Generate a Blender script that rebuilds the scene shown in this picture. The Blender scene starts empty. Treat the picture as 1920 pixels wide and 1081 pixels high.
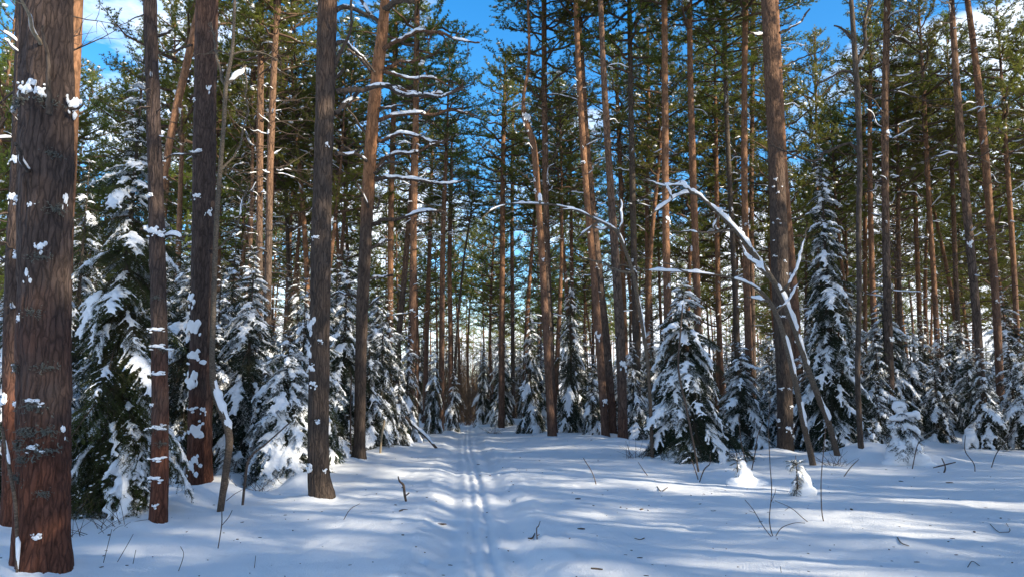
import bpy, math, random
import numpy as np
from mathutils import Vector, Matrix, Quaternion

# ------------------------------------------------------------------ camera, world, sun
scn = bpy.context.scene
C = scn.collection
RNG = np.random.default_rng(7)
random.seed(7)
CAM = np.array([0.0, 0.0, 1.5]); PITCH = math.radians(8.4); FPX = 1386.0
cd = bpy.data.cameras.new("camera"); cam = bpy.data.objects.new("camera", cd); C.objects.link(cam)
cam.location = CAM; cam.rotation_euler = (math.pi/2 + PITCH, 0, 0)
cd.sensor_width = 36; cd.lens = 36*FPX/1920; cd.clip_start = 0.05; cd.clip_end = 2000
scn.camera = cam

SUN_AZ, SUN_EL = math.radians(120), math.radians(24)      # azimuth clockwise from +Y
w = bpy.data.worlds.new("World"); scn.world = w; w.use_nodes = True
nt = w.node_tree; nt.nodes.clear()
wo = nt.nodes.new('ShaderNodeOutputWorld'); bg = nt.nodes.new('ShaderNodeBackground')
sky = nt.nodes.new('ShaderNodeTexSky'); sky.sky_type = 'NISHITA'; sky.sun_disc = False
sky.sun_elevation = SUN_EL; sky.sun_rotation = SUN_AZ
sky.air_density = 1.0; sky.dust_density = 0.6; sky.ozone_density = 2.0
bg.inputs['Strength'].default_value = 0.15
tc = nt.nodes.new('ShaderNodeTexCoord'); mp = nt.nodes.new('ShaderNodeMapping')
mp.inputs['Scale'].default_value = (1.0, 1.0, 2.6); mp.inputs['Location'].default_value = (3.3, 0.4, 0.2)
nz = nt.nodes.new('ShaderNodeTexNoise'); nz.inputs['Scale'].default_value = 3.2
nz.inputs['Detail'].default_value = 7; nz.inputs['Roughness'].default_value = 0.58
cr = nt.nodes.new('ShaderNodeValToRGB'); cr.color_ramp.elements[0].position = 0.545; cr.color_ramp.elements[1].position = 0.70
mixc = nt.nodes.new('ShaderNodeMix'); mixc.data_type = 'RGBA'
mixc.inputs['B'].default_value = (6.6, 7.0, 7.6, 1)
L = nt.links.new
L(tc.outputs['Generated'], mp.inputs['Vector']); L(mp.outputs[0], nz.inputs['Vector'])
sxy = nt.nodes.new('ShaderNodeSeparateXYZ'); L(tc.outputs['Generated'], sxy.inputs[0])
lowc = nt.nodes.new('ShaderNodeMapRange'); lowc.inputs['From Min'].default_value = 0.05; lowc.inputs['From Max'].default_value = 0.45
lowc.inputs['To Min'].default_value = 0.24; lowc.inputs['To Max'].default_value = 0.0; L(sxy.outputs['Z'], lowc.inputs['Value'])   # cloud banks thicken low down
addc = nt.nodes.new('ShaderNodeMath'); L(nz.outputs['Fac'], addc.inputs[0]); L(lowc.outputs[0], addc.inputs[1]); L(addc.outputs[0], cr.inputs['Fac']); L(cr.outputs['Color'], mixc.inputs['Factor'])
hs_ = nt.nodes.new('ShaderNodeHueSaturation'); hs_.inputs['Saturation'].default_value = 1.42; hs_.inputs['Value'].default_value = 1.25; L(sky.outputs[0], hs_.inputs['Color']); L(hs_.outputs[0], mixc.inputs['A']); L(mixc.outputs['Result'], bg.inputs['Color']); L(bg.outputs[0], wo.inputs['Surface'])

sd = bpy.data.lights.new("sun", 'SUN'); sun = bpy.data.objects.new("sun", sd); C.objects.link(sun)
sd.energy = 5.0; sd.angle = math.radians(0.53); sd.color = (1.0, 0.89, 0.70)
sdir = Vector((math.sin(SUN_AZ)*math.cos(SUN_EL), math.cos(SUN_AZ)*math.cos(SUN_EL), math.sin(SUN_EL)))
sun.rotation_euler = sdir.to_track_quat('Z', 'Y').to_euler(); sun.location = (30, -10, 30)
scn.view_settings.view_transform = 'Standard'; scn.view_settings.look = 'None'
scn.view_settings.exposure = 0.78; scn.view_settings.gamma = 1.0; scn.view_settings.use_curve_mapping = False
scn.cycles.max_bounces = 6; scn.cycles.diffuse_bounces = 5; scn.cycles.glossy_bounces = 1
scn.cycles.transmission_bounces = 2; scn.cycles.use_denoising = True

# ------------------------------------------------------------------ materials
def new_mat(name, rough=0.8):
    m = bpy.data.materials.new(name); m.use_nodes = True
    n = m.node_tree; b = n.nodes['Principled BSDF']; b.inputs['Roughness'].default_value = rough
    b.inputs['Specular IOR Level'].default_value = 0.25
    return m, n, b
def ramp(n, pairs):
    r = n.nodes.new('ShaderNodeValToRGB'); e = r.color_ramp.elements
    while len(e) < len(pairs): e.new(0.5)
    for i, (p, c) in enumerate(pairs): e[i].position = p; e[i].color = (*c, 1)
    return r
def mat_snow(name='snow', scale=1.0, bump=0.25, dirt=0.0):
    m, n, b = new_mat(name, 0.55)
    tc = n.nodes.new('ShaderNodeTexCoord')
    nz = n.nodes.new('ShaderNodeTexNoise'); nz.inputs['Scale'].default_value = 1.3; nz.inputs['Detail'].default_value = 5
    n.links.new(tc.outputs['Object'], nz.inputs['Vector'])
    r = ramp(n, [(0.3, (0.83, 0.85, 0.88)), (0.7, (0.90, 0.91, 0.92))])
    n.links.new(nz.outputs['Fac'], r.inputs['Fac'])
    col = r.outputs['Color']
    if dirt:
        d1 = n.nodes.new('ShaderNodeTexNoise'); d1.inputs['Scale'].default_value = 38; d1.inputs['Detail'].default_value = 3
        n.links.new(tc.outputs['Object'], d1.inputs['Vector'])
        r1 = ramp(n, [(0.70, (0, 0, 0)), (0.78, (1, 1, 1))]); n.links.new(d1.outputs['Fac'], r1.inputs['Fac'])
        mx = n.nodes.new('ShaderNodeMix'); mx.data_type = 'RGBA'; mx.inputs['B'].default_value = (0.45, 0.40, 0.34, 1)
        mm = n.nodes.new('ShaderNodeMath'); mm.operation = 'MULTIPLY'; mm.inputs[1].default_value = dirt
        n.links.new(r1.outputs['Color'], mm.inputs[0]); n.links.new(mm.outputs[0], mx.inputs['Factor'])
        n.links.new(col, mx.inputs['A']); col = mx.outputs['Result']
    n.links.new(col, b.inputs['Base Color'])
    n2 = n.nodes.new('ShaderNodeTexNoise'); n2.inputs['Scale'].default_value = 22*scale; n2.inputs['Detail'].default_value = 6
    n2.inputs['Roughness'].default_value = 0.65
    n.links.new(tc.outputs['Object'], n2.inputs['Vector'])
    bp = n.nodes.new('ShaderNodeBump'); bp.inputs['Strength'].default_value = bump; bp.inputs['Distance'].default_value = 0.045
    n.links.new(n2.outputs['Fac'], bp.inputs['Height']); n.links.new(bp.outputs[0], b.inputs['Normal'])
    return m
SNOW_G = mat_snow('ground_snow', 2.2, 0.55, 0.5)
SNOW = mat_snow('clinging_snow', 1.6, 0.3)

def mat_bark(name, low, mid, high, z1=2.0, z2=6.0, scale=9.0, stretch=0.22, bump=0.7, fiss=0.3):
    m, n, b = new_mat(name, 0.9)
    lk = n.links.new
    tc = n.nodes.new('ShaderNodeTexCoord'); oi = n.nodes.new('ShaderNodeObjectInfo')
    ad = n.nodes.new('ShaderNodeVectorMath'); ad.operation = 'ADD'
    sc = n.nodes.new('ShaderNodeVectorMath'); sc.operation = 'SCALE'; sc.inputs['Scale'].default_value = 13.0
    cb = n.nodes.new('ShaderNodeCombineXYZ')
    lk(oi.outputs['Random'], cb.inputs[0]); lk(oi.outputs['Random'], cb.inputs[1]); lk(cb.outputs[0], sc.inputs[0])
    lk(tc.outputs['Object'], ad.inputs[0]); lk(sc.outputs[0], ad.inputs[1])
    wz = n.nodes.new('ShaderNodeTexNoise'); wz.inputs['Scale'].default_value = 9; wz.inputs['Detail'].default_value = 4
    lk(ad.outputs[0], wz.inputs['Vector'])
    wsc = n.nodes.new('ShaderNodeVectorMath'); wsc.operation = 'SCALE'; wsc.inputs['Scale'].default_value = 0.05
    lk(wz.outputs['Color'], wsc.inputs[0])
    wad = n.nodes.new('ShaderNodeVectorMath'); wad.operation = 'ADD'; lk(ad.outputs[0], wad.inputs[0]); lk(wsc.outputs[0], wad.inputs[1])
    mp = n.nodes.new('ShaderNodeMapping'); mp.inputs['Scale'].default_value = (scale, scale, scale*stretch)
    lk(wad.outputs[0], mp.inputs['Vector'])
    vo = n.nodes.new('ShaderNodeTexVoronoi'); vo.feature = 'DISTANCE_TO_EDGE'; vo.inputs['Scale'].default_value = 1.6
    lk(mp.outputs[0], vo.inputs['Vector'])
    vc = n.nodes.new('ShaderNodeTexVoronoi'); vc.inputs['Scale'].default_value = 1.6; lk(mp.outputs[0], vc.inputs['Vector'])
    nz = n.nodes.new('ShaderNodeTexNoise'); nz.inputs['Scale'].default_value = 2.4; nz.inputs['Detail'].default_value = 8; nz.inputs['Roughness'].default_value = 0.7
    lk(mp.outputs[0], nz.inputs['Vector'])
    sx = n.nodes.new('ShaderNodeSeparateXYZ'); lk(tc.outputs['Object'], sx.inputs[0])
    # height gradient of the bark kind: rough low bark to thin orange bark
    bl = n.nodes.new('ShaderNodeTexNoise'); bl.inputs['Scale'].default_value = 1.1; bl.inputs['Detail'].default_value = 3
    lk(ad.outputs[0], bl.inputs['Vector'])
    ma = n.nodes.new('ShaderNodeMath'); ma.operation = 'MULTIPLY_ADD'; ma.inputs[1].default_value = 4.0
    lk(bl.outputs['Fac'], ma.inputs[0]); lk(sx.outputs['Z'], ma.inputs[2])
    mr = n.nodes.new('ShaderNodeMapRange'); mr.inputs['From Min'].default_value = 2.0; mr.inputs['From Max'].default_value = z2+5
    lk(ma.outputs[0], mr.inputs['Value'])
    t1 = z1/(z2+3)
    rz = ramp(n, [(max(0.01, t1*0.45), low), (min(0.6, t1*1.15), mid), (0.72, mid), (1.0, high)])
    lk(mr.outputs[0], rz.inputs['Fac'])
    # mottling
    rn = ramp(n, [(0.25, (0.45, 0.43, 0.42)), (0.5, (1, 1, 1)), (0.78, (1.6, 1.6, 1.62))])
    lk(nz.outputs['Fac'], rn.inputs['Fac'])
    mx = n.nodes.new('ShaderNodeMix'); mx.data_type = 'RGBA'; mx.blend_type = 'MULTIPLY'; mx.inputs['Factor'].default_value = 1
    lk(rz.outputs['Color'], mx.inputs['A']); lk(rn.outputs['Color'], mx.inputs['B'])
    rc = ramp(n, [(0.0, (0.7, 0.7, 0.7)), (1.0, (1.3, 1.28, 1.25))]); lk(vc.outputs['Color'], rc.inputs['Fac'])
    mx3 = n.nodes.new('ShaderNodeMix'); mx3.data_type = 'RGBA'; mx3.blend_type = 'MULTIPLY'; mx3.inputs['Factor'].default_value = 0.8
    lk(mx.outputs['Result'], mx3.inputs['A']); lk(rc.outputs['Color'], mx3.inputs['B'])
    re = ramp(n, [(0.0, (fiss, fiss, fiss)), (0.14, (1, 1, 1))]); lk(vo.outputs['Distance'], re.inputs['Fac'])
    mx2 = n.nodes.new('ShaderNodeMix'); mx2.data_type = 'RGBA'; mx2.blend_type = 'MULTIPLY'; mx2.inputs['Factor'].default_value = 0.85
    lk(mx3.outputs['Result'], mx2.inputs['A']); lk(re.outputs['Color'], mx2.inputs['B'])
    lk(mx2.outputs['Result'], b.inputs['Base Color'])
    hs = n.nodes.new('ShaderNodeMath'); hs.operation = 'MINIMUM'; hs.inputs[1].default_value = 0.2; lk(vo.outputs['Distance'], hs.inputs[0])
    h2 = n.nodes.new('ShaderNodeMath'); h2.operation = 'MULTIPLY_ADD'; h2.inputs[1].default_value = 0.22
    lk(nz.outputs['Fac'], h2.inputs[0]); lk(hs.outputs[0], h2.inputs[2])
    bp = n.nodes.new('ShaderNodeBump'); bp.inputs['Strength'].default_value = bump; bp.inputs['Distance'].default_value = 0.06
    lk(h2.outputs[0], bp.inputs['Height']); lk(bp.outputs[0], b.inputs['Normal'])
    return m
BARK = mat_bark('pine_bark', (0.12, 0.062, 0.042), (0.12, 0.085, 0.066), (0.20, 0.115, 0.070), 1.8, 5.5)
BARK_NEAR = mat_bark('old_pine_bark', (0.115, 0.045, 0.028), (0.078, 0.054, 0.045), (0.20, 0.10, 0.06), 2.2, 7.0, scale=14, stretch=0.15, bump=0.8, fiss=0.4)
BARK_GREY = mat_bark('grey_pine_bark', (0.075, 0.055, 0.043), (0.088, 0.064, 0.050), (0.16, 0.090, 0.055), 1.2, 6.0, scale=14, stretch=0.15, bump=0.8, fiss=0.4)
BARK_RED = mat_bark('red_pine_bark', (0.11, 0.064, 0.046), (0.15, 0.086, 0.058), (0.23, 0.120, 0.066), 1.0, 4.0, scale=7, stretch=0.35, bump=0.4, fiss=0.6)
BARK_TONE = mat_bark('two_tone_pine_bark', (0.075, 0.055, 0.043), (0.092, 0.064, 0.048), (0.28, 0.135, 0.065), 1.5, 4.2, scale=10, stretch=0.2, bump=0.6, fiss=0.5)
BARK_DARK = mat_bark('dark_bark', (0.085, 0.062, 0.048), (0.085, 0.065, 0.052), (0.10, 0.075, 0.055), scale=12, bump=0.4, fiss=0.5)
BARK_BIRCH = mat_bark('young_birch_bark', (0.12, 0.088, 0.065), (0.15, 0.12, 0.09), (0.15, 0.12, 0.095), scale=14, stretch=2.2, bump=0.4, fiss=0.45)
def mat_plain(name, c1, c2, rough=0.85, scale=30.0):
    m, n, b = new_mat(name, rough)
    tc = n.nodes.new('ShaderNodeTexCoord'); nz = n.nodes.new('ShaderNodeTexNoise'); nz.inputs['Scale'].default_value = scale; nz.inputs['Detail'].default_value = 4
    n.links.new(tc.outputs['Object'], nz.inputs['Vector'])
    r = ramp(n, [(0.3, c1), (0.7, c2)]); n.links.new(nz.outputs['Fac'], r.inputs['Fac']); n.links.new(r.outputs['Color'], b.inputs['Base Color'])
    return m
TWIG = mat_plain('twig', (0.055, 0.038, 0.030), (0.12, 0.09, 0.07))
TWIG_PALE = mat_plain('pale_twig', (0.22, 0.17, 0.11), (0.36, 0.29, 0.2))
LIMB = mat_plain('limb_bark', (0.075, 0.048, 0.034), (0.15, 0.09, 0.055), scale=6)
LICHEN = mat_plain('grey_lichen', (0.085, 0.085, 0.07), (0.17, 0.17, 0.145), scale=40)
BROWN_TW = mat_plain('brown_brush', (0.12, 0.075, 0.045), (0.2, 0.13, 0.08))
def mat_needle(name, c1, c2, trans):
    m, n, b = new_mat(name, 0.6); lk = n.links.new
    tc = n.nodes.new('ShaderNodeTexCoord'); nz = n.nodes.new('ShaderNodeTexNoise'); nz.inputs['Scale'].default_value = 1.1; nz.inputs['Detail'].default_value = 6
    nz.inputs['Roughness'].default_value = 0.7
    lk(tc.outputs['Object'], nz.inputs['Vector'])
    oi = n.nodes.new('ShaderNodeObjectInfo')
    r = ramp(n, [(0.32, c1), (0.68, c2)]); lk(nz.outputs['Fac'], r.inputs['Fac'])
    hv = n.nodes.new('ShaderNodeHueSaturation')
    mr = n.nodes.new('ShaderNodeMapRange'); mr.inputs['To Min'].default_value = 0.72; mr.inputs['To Max'].default_value = 1.25
    lk(oi.outputs['Random'], mr.inputs['Value']); lk(mr.outputs[0], hv.inputs['Value'])
    mh = n.nodes.new('ShaderNodeMapRange'); mh.inputs['To Min'].default_value = 0.475; mh.inputs['To Max'].default_value = 0.53
    lk(oi.outputs['Random'], mh.inputs['Value']); lk(mh.outputs[0], hv.inputs['Hue'])
    lk(r.outputs['Color'], hv.inputs['Color']); lk(hv.outputs[0], b.inputs['Base Color'])
    tr = n.nodes.new('ShaderNodeBsdfTranslucent'); lk(hv.outputs[0], tr.inputs['Color'])
    ms = n.nodes.new('ShaderNodeMixShader'); ms.inputs[0].default_value = trans
    out = n.nodes['Material Output']; lk(b.outputs[0], ms.inputs[1]); lk(tr.outputs[0], ms.inputs[2]); lk(ms.outputs[0], out.inputs['Surface'])
    return m
PINE_N = mat_needle('pine_needles', (0.14, 0.16, 0.034), (0.28, 0.28, 0.055), 0.55)
SPRUCE_N = mat_needle('spruce_needles', (0.016, 0.028, 0.014), (0.032, 0.052, 0.022), 0.15)
SUNLIT_MOSSY_N = mat_needle('sunlit_mossy_spruce_needles', (0.030, 0.045, 0.014), (0.075, 0.085, 0.02), 0.3)  # lichen green plus the sunlit yellow-green of the tree, put into the colour

# ------------------------------------------------------------------ numpy mesh helpers
def hash3(i, j, k, seed=0):
    h = (i.astype(np.int64)*374761393 + j.astype(np.int64)*668265263 + k.astype(np.int64)*2147483647 + seed*1274126177) & 0xFFFFFFFF
    h = ((h ^ (h >> 13))*1274126177) & 0xFFFFFFFF
    h = ((h ^ (h >> 16))*2246822519) & 0xFFFFFFFF
    return ((h ^ (h >> 15)) & 0xFFFFFF)/float(0xFFFFFF)
def vnoise(p, seed=0):
    p = np.asarray(p, float); f = np.floor(p); t = p-f; t = t*t*(3-2*t); f = f.astype(np.int64)
    r = 0
    for a in (0, 1):
        wa = t[..., 0] if a else 1-t[..., 0]
        for b in (0, 1):
            wb = t[..., 1] if b else 1-t[..., 1]
            for c in (0, 1):
                wc = t[..., 2] if c else 1-t[..., 2]
                r = r + wa*wb*wc*hash3(f[..., 0]+a, f[..., 1]+b, f[..., 2]+c, seed)
    return r*2-1
def fbm(p, o=4, seed=0):
    r = 0; a = 1.0; p = np.asarray(p, float)
    for i in range(o):
        r = r + a*vnoise(p*(2.03**i)+i*17.3, seed+i); a *= 0.5
    return r
def unit(v):
    v = np.asarray(v, float); return v/np.maximum(np.linalg.norm(v, axis=-1, keepdims=True), 1e-9)

class MB:
    def __init__(s): s.V = []; s.F = []; s.n = 0
    def add(s, v, f, mi=0, smooth=True):
        v = np.asarray(v, float).reshape(-1, 3); f = np.asarray(f, int)
        s.V.append(v); s.F.append((f+s.n, mi, smooth)); s.n += len(v)
    def merge(s, o, M=None):
        for v, (f, mi, sm) in zip(o.V, o.F): pass
        if not o.V: return
        v = np.concatenate(o.V)
        if M is not None: v = v @ np.array(M)[:3, :3].T + np.array(M)[:3, 3]
        s.V.append(v)
        for f, mi, sm in o.F: s.F.append((f+s.n, mi, sm))
        s.n += len(v)
    def mesh(s, name, mats):
        me = bpy.data.meshes.new(name)
        v = np.concatenate(s.V) if s.V else np.zeros((0, 3))
        me.vertices.add(len(v)); me.vertices.foreach_set('co', v.astype(np.float32).ravel())
        if s.F:
            tot = np.concatenate([np.full(len(f), f.shape[1]) for f, _, _ in s.F])
            idx = np.concatenate([f.ravel() for f, _, _ in s.F])
            mi = np.concatenate([np.full(len(f), m) for f, m, _ in s.F])
            sm = np.concatenate([np.full(len(f), x, bool) for f, _, x in s.F])
            st = np.concatenate([[0], np.cumsum(tot)[:-1]])
            me.loops.add(len(idx)); me.loops.foreach_set('vertex_index', idx.astype(np.int32))
            me.polygons.add(len(tot)); me.polygons.foreach_set('loop_start', st.astype(np.int32))
            me.polygons.foreach_set('material_index', mi.astype(np.int32)); me.polygons.foreach_set('use_smooth', sm)
        for m in mats: me.materials.append(m)
        me.update(calc_edges=True)
        return me

def catmull(P, n):
    P = np.asarray(P, float)
    if len(P) == 2:
        t = np.linspace(0, 1, n)[:, None]; return P[0]*(1-t)+P[1]*t
    Q = np.vstack([2*P[0]-P[1], P, 2*P[-1]-P[-2]])
    d = np.concatenate([[0], np.cumsum(np.linalg.norm(np.diff(P[:, :3], axis=0), axis=1))])
    s = np.linspace(0, d[-1], n); i = np.clip(np.searchsorted(d, s, 'right')-1, 0, len(P)-2)
    t = ((s-d[i])/np.maximum(d[i+1]-d[i], 1e-9))[:, None]
    a, b, c, e = Q[i], Q[i+1], Q[i+2], Q[i+3]
    return 0.5*((2*b)+(-a+c)*t+(2*a-5*b+4*c-e)*t*t+(-a+3*b-3*c+e)*t**3)

def frames(P):
    T = unit(np.gradient(P, axis=0))
    ref = np.array([1.0, 0, 0]) if abs(T[0][0]) < 0.8 else np.array([0, 1.0, 0])
    N = np.zeros_like(P); n = unit(ref-T[0]*np.dot(ref, T[0]))
    for i in range(len(P)):
        n = unit(n-T[i]*np.dot(n, T[i])); N[i] = n
    return T, N, np.cross(T, N)
def grid_faces(nr, ns):
    i = np.arange(nr-1)[:, None]*ns; j = np.arange(ns)[None, :]; k = (j+1) % ns
    return np.stack([i+j, i+k, i+ns+k, i+ns+j], -1).reshape(-1, 4)
def tube(mb, P, R, ns=6, mi=0, disp=None, cap=True):
    P = np.asarray(P, float); R = np.broadcast_to(np.asarray(R, float), (len(P),))
    T, N, B = frames(P)
    a = np.linspace(0, 2*np.pi, ns, endpoint=False)
    rr = R[:, None]*np.ones((1, ns))
    if disp is not None: rr = rr+disp(P, a, R)
    v = P[:, None]+rr[..., None]*(np.cos(a)[None, :, None]*N[:, None]+np.sin(a)[None, :, None]*B[:, None])
    mb.add(v, grid_faces(len(P), ns), mi)
    if cap:
        mb.add(np.vstack([v[-1], P[-1:]+T[-1]*R[-1]*0.4]), np.array([[j, (j+1) % ns, ns] for j in range(ns)]), mi)
        mb.add(np.vstack([v[0], P[:1]]), np.array([[(j+1) % ns, j, ns] for j in range(ns)]), mi)

def snow_ridge(mb, P, R, wid, hei, seed=0, ns=9, gaps=0.0, step=0.03):
    """snow lying along the upper side of a branch P with radius R: a lumpy rounded ridge with tapering ends"""
    P = np.asarray(P, float); Ln = np.linalg.norm(np.diff(P, axis=0), axis=1).sum()
    n = max(8, int(Ln/step)); X = catmull(np.column_stack([P, np.broadcast_to(R, (len(P),))]), n)
    P, R = X[:, :3], X[:, 3]
    s = np.linspace(0, Ln, n)
    nz = vnoise(np.column_stack([s*3.1, np.zeros(n)+seed*3.7, np.zeros(n)]), seed)*0.5+vnoise(np.column_stack([s*11, np.zeros(n)+seed, np.zeros(n)]), seed)*0.38
    m = 1+nz*1.0; m = np.clip(m, 0.15, 3)
    if gaps > 0:
        g = vnoise(np.column_stack([s*2.2, np.zeros(n)+seed*1.3, np.zeros(n)+5]), seed+3)
        m = m*np.clip((g+1-gaps*2)*4, 0.0, 1)
    e = np.clip(np.minimum(s, Ln-s)/min(0.30, Ln*0.35), 0, 1)**0.6; m = m*e
    T = unit(np.gradient(P, axis=0)); up = np.array([0, 0, 1.0]); U = unit(up-T*(T@up)[:, None]+1e-6); S = np.cross(T, U)
    a = np.linspace(-0.25*np.pi, 1.25*np.pi, ns)
    ca, sa = np.cos(a), np.sin(a)
    ww = (R*np.clip(e, 0, 1)+wid*m)[:, None]*ca[None]; hh = np.where(sa[None] > 0, (R*0.7*e+hei*m)[:, None]*sa[None], (R*0.5)[:, None]*sa[None])
    v = P[:, None]+S[:, None]*ww[..., None]+U[:, None]*hh[..., None]
    sel = m > 0.03
    i = np.where(sel[:-1] & sel[1:])[0]
    if len(i) == 0: return
    j = np.arange(ns); k = (j+1) % ns
    f = np.stack([i[:, None]*ns+j, i[:, None]*ns+k, (i[:, None]+1)*ns+k, (i[:, None]+1)*ns+j], -1).reshape(-1, 4)
    mb.add(v, f[:, ::-1], 0)

_ico = None
def ico(sub=1):
    global _ico
    if _ico is None: _ico = {}
    if sub not in _ico:
        import bmesh
        bm = bmesh.new(); bmesh.ops.create_icosphere(bm, subdivisions=sub, radius=1)
        _ico[sub] = (np.array([v.co[:] for v in bm.verts]), np.array([[v.index for v in f.verts] for f in bm.faces])); bm.free()
    return _ico[sub]
def blobs_mb(c, r, sub=2):
    mb = MB(); v, f = ico(sub)
    for ci, ri in zip(c, r): mb.add(v*np.asarray(ri)+np.asarray(ci), f)
    return mb
def fuse(mb, name, voxel, smooth=4, mats=None):
    """one smooth skin over overlapping blobs"""
    me = mb.mesh(name+'_src', [])
    o = bpy.data.objects.new('tmp', me); C.objects.link(o)
    r = o.modifiers.new('r', 'REMESH'); r.mode = 'VOXEL'; r.voxel_size = voxel; r.use_smooth_shade = True
    s = o.modifiers.new('s', 'SMOOTH'); s.factor = 0.5; s.iterations = smooth
    dg = bpy.context.evaluated_depsgraph_get(); ev = o.evaluated_get(dg); m2 = ev.to_mesh()
    nv = len(m2.vertices); v = np.empty(nv*3, np.float32); m2.vertices.foreach_get('co', v); v = v.reshape(-1, 3)
    nl = len(m2.loops); li = np.empty(nl, np.int32); m2.loops.foreach_get('vertex_index', li)
    lt = np.empty(len(m2.polygons), np.int32); m2.polygons.foreach_get('loop_total', lt)
    ev.to_mesh_clear(); bpy.data.objects.remove(o); bpy.data.meshes.remove(me)
    out = MB()
    if (lt == 4).all() and nl: out.add(v, li.reshape(-1, 4))
    return out

# ------------------------------------------------------------------ things and parts
def link(o, parent=None, M=None):
    C.objects.link(o)
    if parent is not None: o.parent = parent
    if M is not None: o.matrix_basis = M
    return o
def obj(name, me, parent=None, M=None, stuff=False):
    o = bpy.data.objects.new(name, me); link(o, parent, M)
    if stuff: o['kind'] = 'stuff'
    return o
def thing(name, label, cat, loc=(0, 0, 0), group=None, rz=0.0):
    o = bpy.data.objects.new(name, None); o.empty_display_size = 0.3; C.objects.link(o); o.location = loc; o.rotation_euler = (0, 0, rz)
    o['label'] = label; o['category'] = cat
    if group: o['group'] = group
    return o
def tagged(o, label, cat, group=None):
    o['label'] = label; o['category'] = cat
    if group: o['group'] = group
    return o
def copy_tree(o, label, loc, rz=0.0, s=1.0, group=None):
    r = o.copy(); C.objects.link(r); r.location = loc; r.rotation_euler = (0, 0, rz); r.scale = (s, s, s)
    r['label'] = label
    if group: r['group'] = group
    for ch in list(o.children):
        c = ch.copy(); C.objects.link(c); c.parent = r
        for g in ch.children:
            d = g.copy(); C.objects.link(d); d.parent = c
    return r

# pixel of the photograph (1920 px wide) -> point on the upright plane y = Y
cp, sp = math.cos(PITCH), math.sin(PITCH)
def P3(px, py, Y):
    r = (px-960)/FPX; u = (540.5-py)/FPX
    d = np.array([r, cp-u*sp, sp+u*cp]); t = Y/d[1]
    return CAM+d*t
def zdist(p): return (p[1]-CAM[1])*cp+(p[2]-CAM[2])*sp
def pxm(w, p): return w*zdist(p)/FPX          # a width in pixels at point p in metres
def Yground(py, z=0.0):
    u = (540.5-py)/FPX; dy, dz = cp-u*sp, sp+u*cp
    return (z-CAM[2])/dz*dy

# ------------------------------------------------------------------ the ground
def path_x(y): return 0.20-0.065*y+0.10*np.sin(y*0.16+0.5)*np.clip((y-8)/12, 0, 1)
MOUNDS = []       # x, y, height, radius x, radius y
def mound_px(px, py, h, r, ry=None):
    Y = Yground(py); p = P3(px, py, Y); MOUNDS.append((p[0], Y, h, r, ry or r))
mound_px(568, 912, 0.30, 0.34, 0.30); mound_px(250, 945, 0.22, 0.40); mound_px(400, 925, 0.26, 0.55); mound_px(430, 905, 0.20, 0.5)
mound_px(380, 890, 0.16, 0.7); mound_px(520, 895, 0.22, 0.9, 0.6); mound_px(640, 855, 0.25, 0.6)
mound_px(1545, 870, 0.16, 0.8, 0.6); mound_px(1620, 868, 0.28, 0.7, 0.5); mound_px(1700, 870, 0.22, 0.95, 0.6); mound_px(1770, 835, 0.35, 1.6, 0.9)
mound_px(1650, 845, 0.35, 1.6, 1.0); mound_px(1450, 860, 0.12, 0.8); mound_px(1370, 885, 0.13, 0.5); mound_px(1490, 905, 0.12, 0.4)
mound_px(1850, 815, 0.35, 2.0, 1.2); mound_px(1290, 868, 0.12, 1.6, 0.9); mound_px(960, 800, 0.4, 1.4, 1.5); mound_px(880, 794, -0.3, 0.9, 2)
mound_px(40, 1060, 0.05, 0.5); mound_px(300, 1000, 0.06, 0.7); mound_px(1160, 840, 0.12, 1.0); mound_px(750, 845, 0.15, 1.2)
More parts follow.
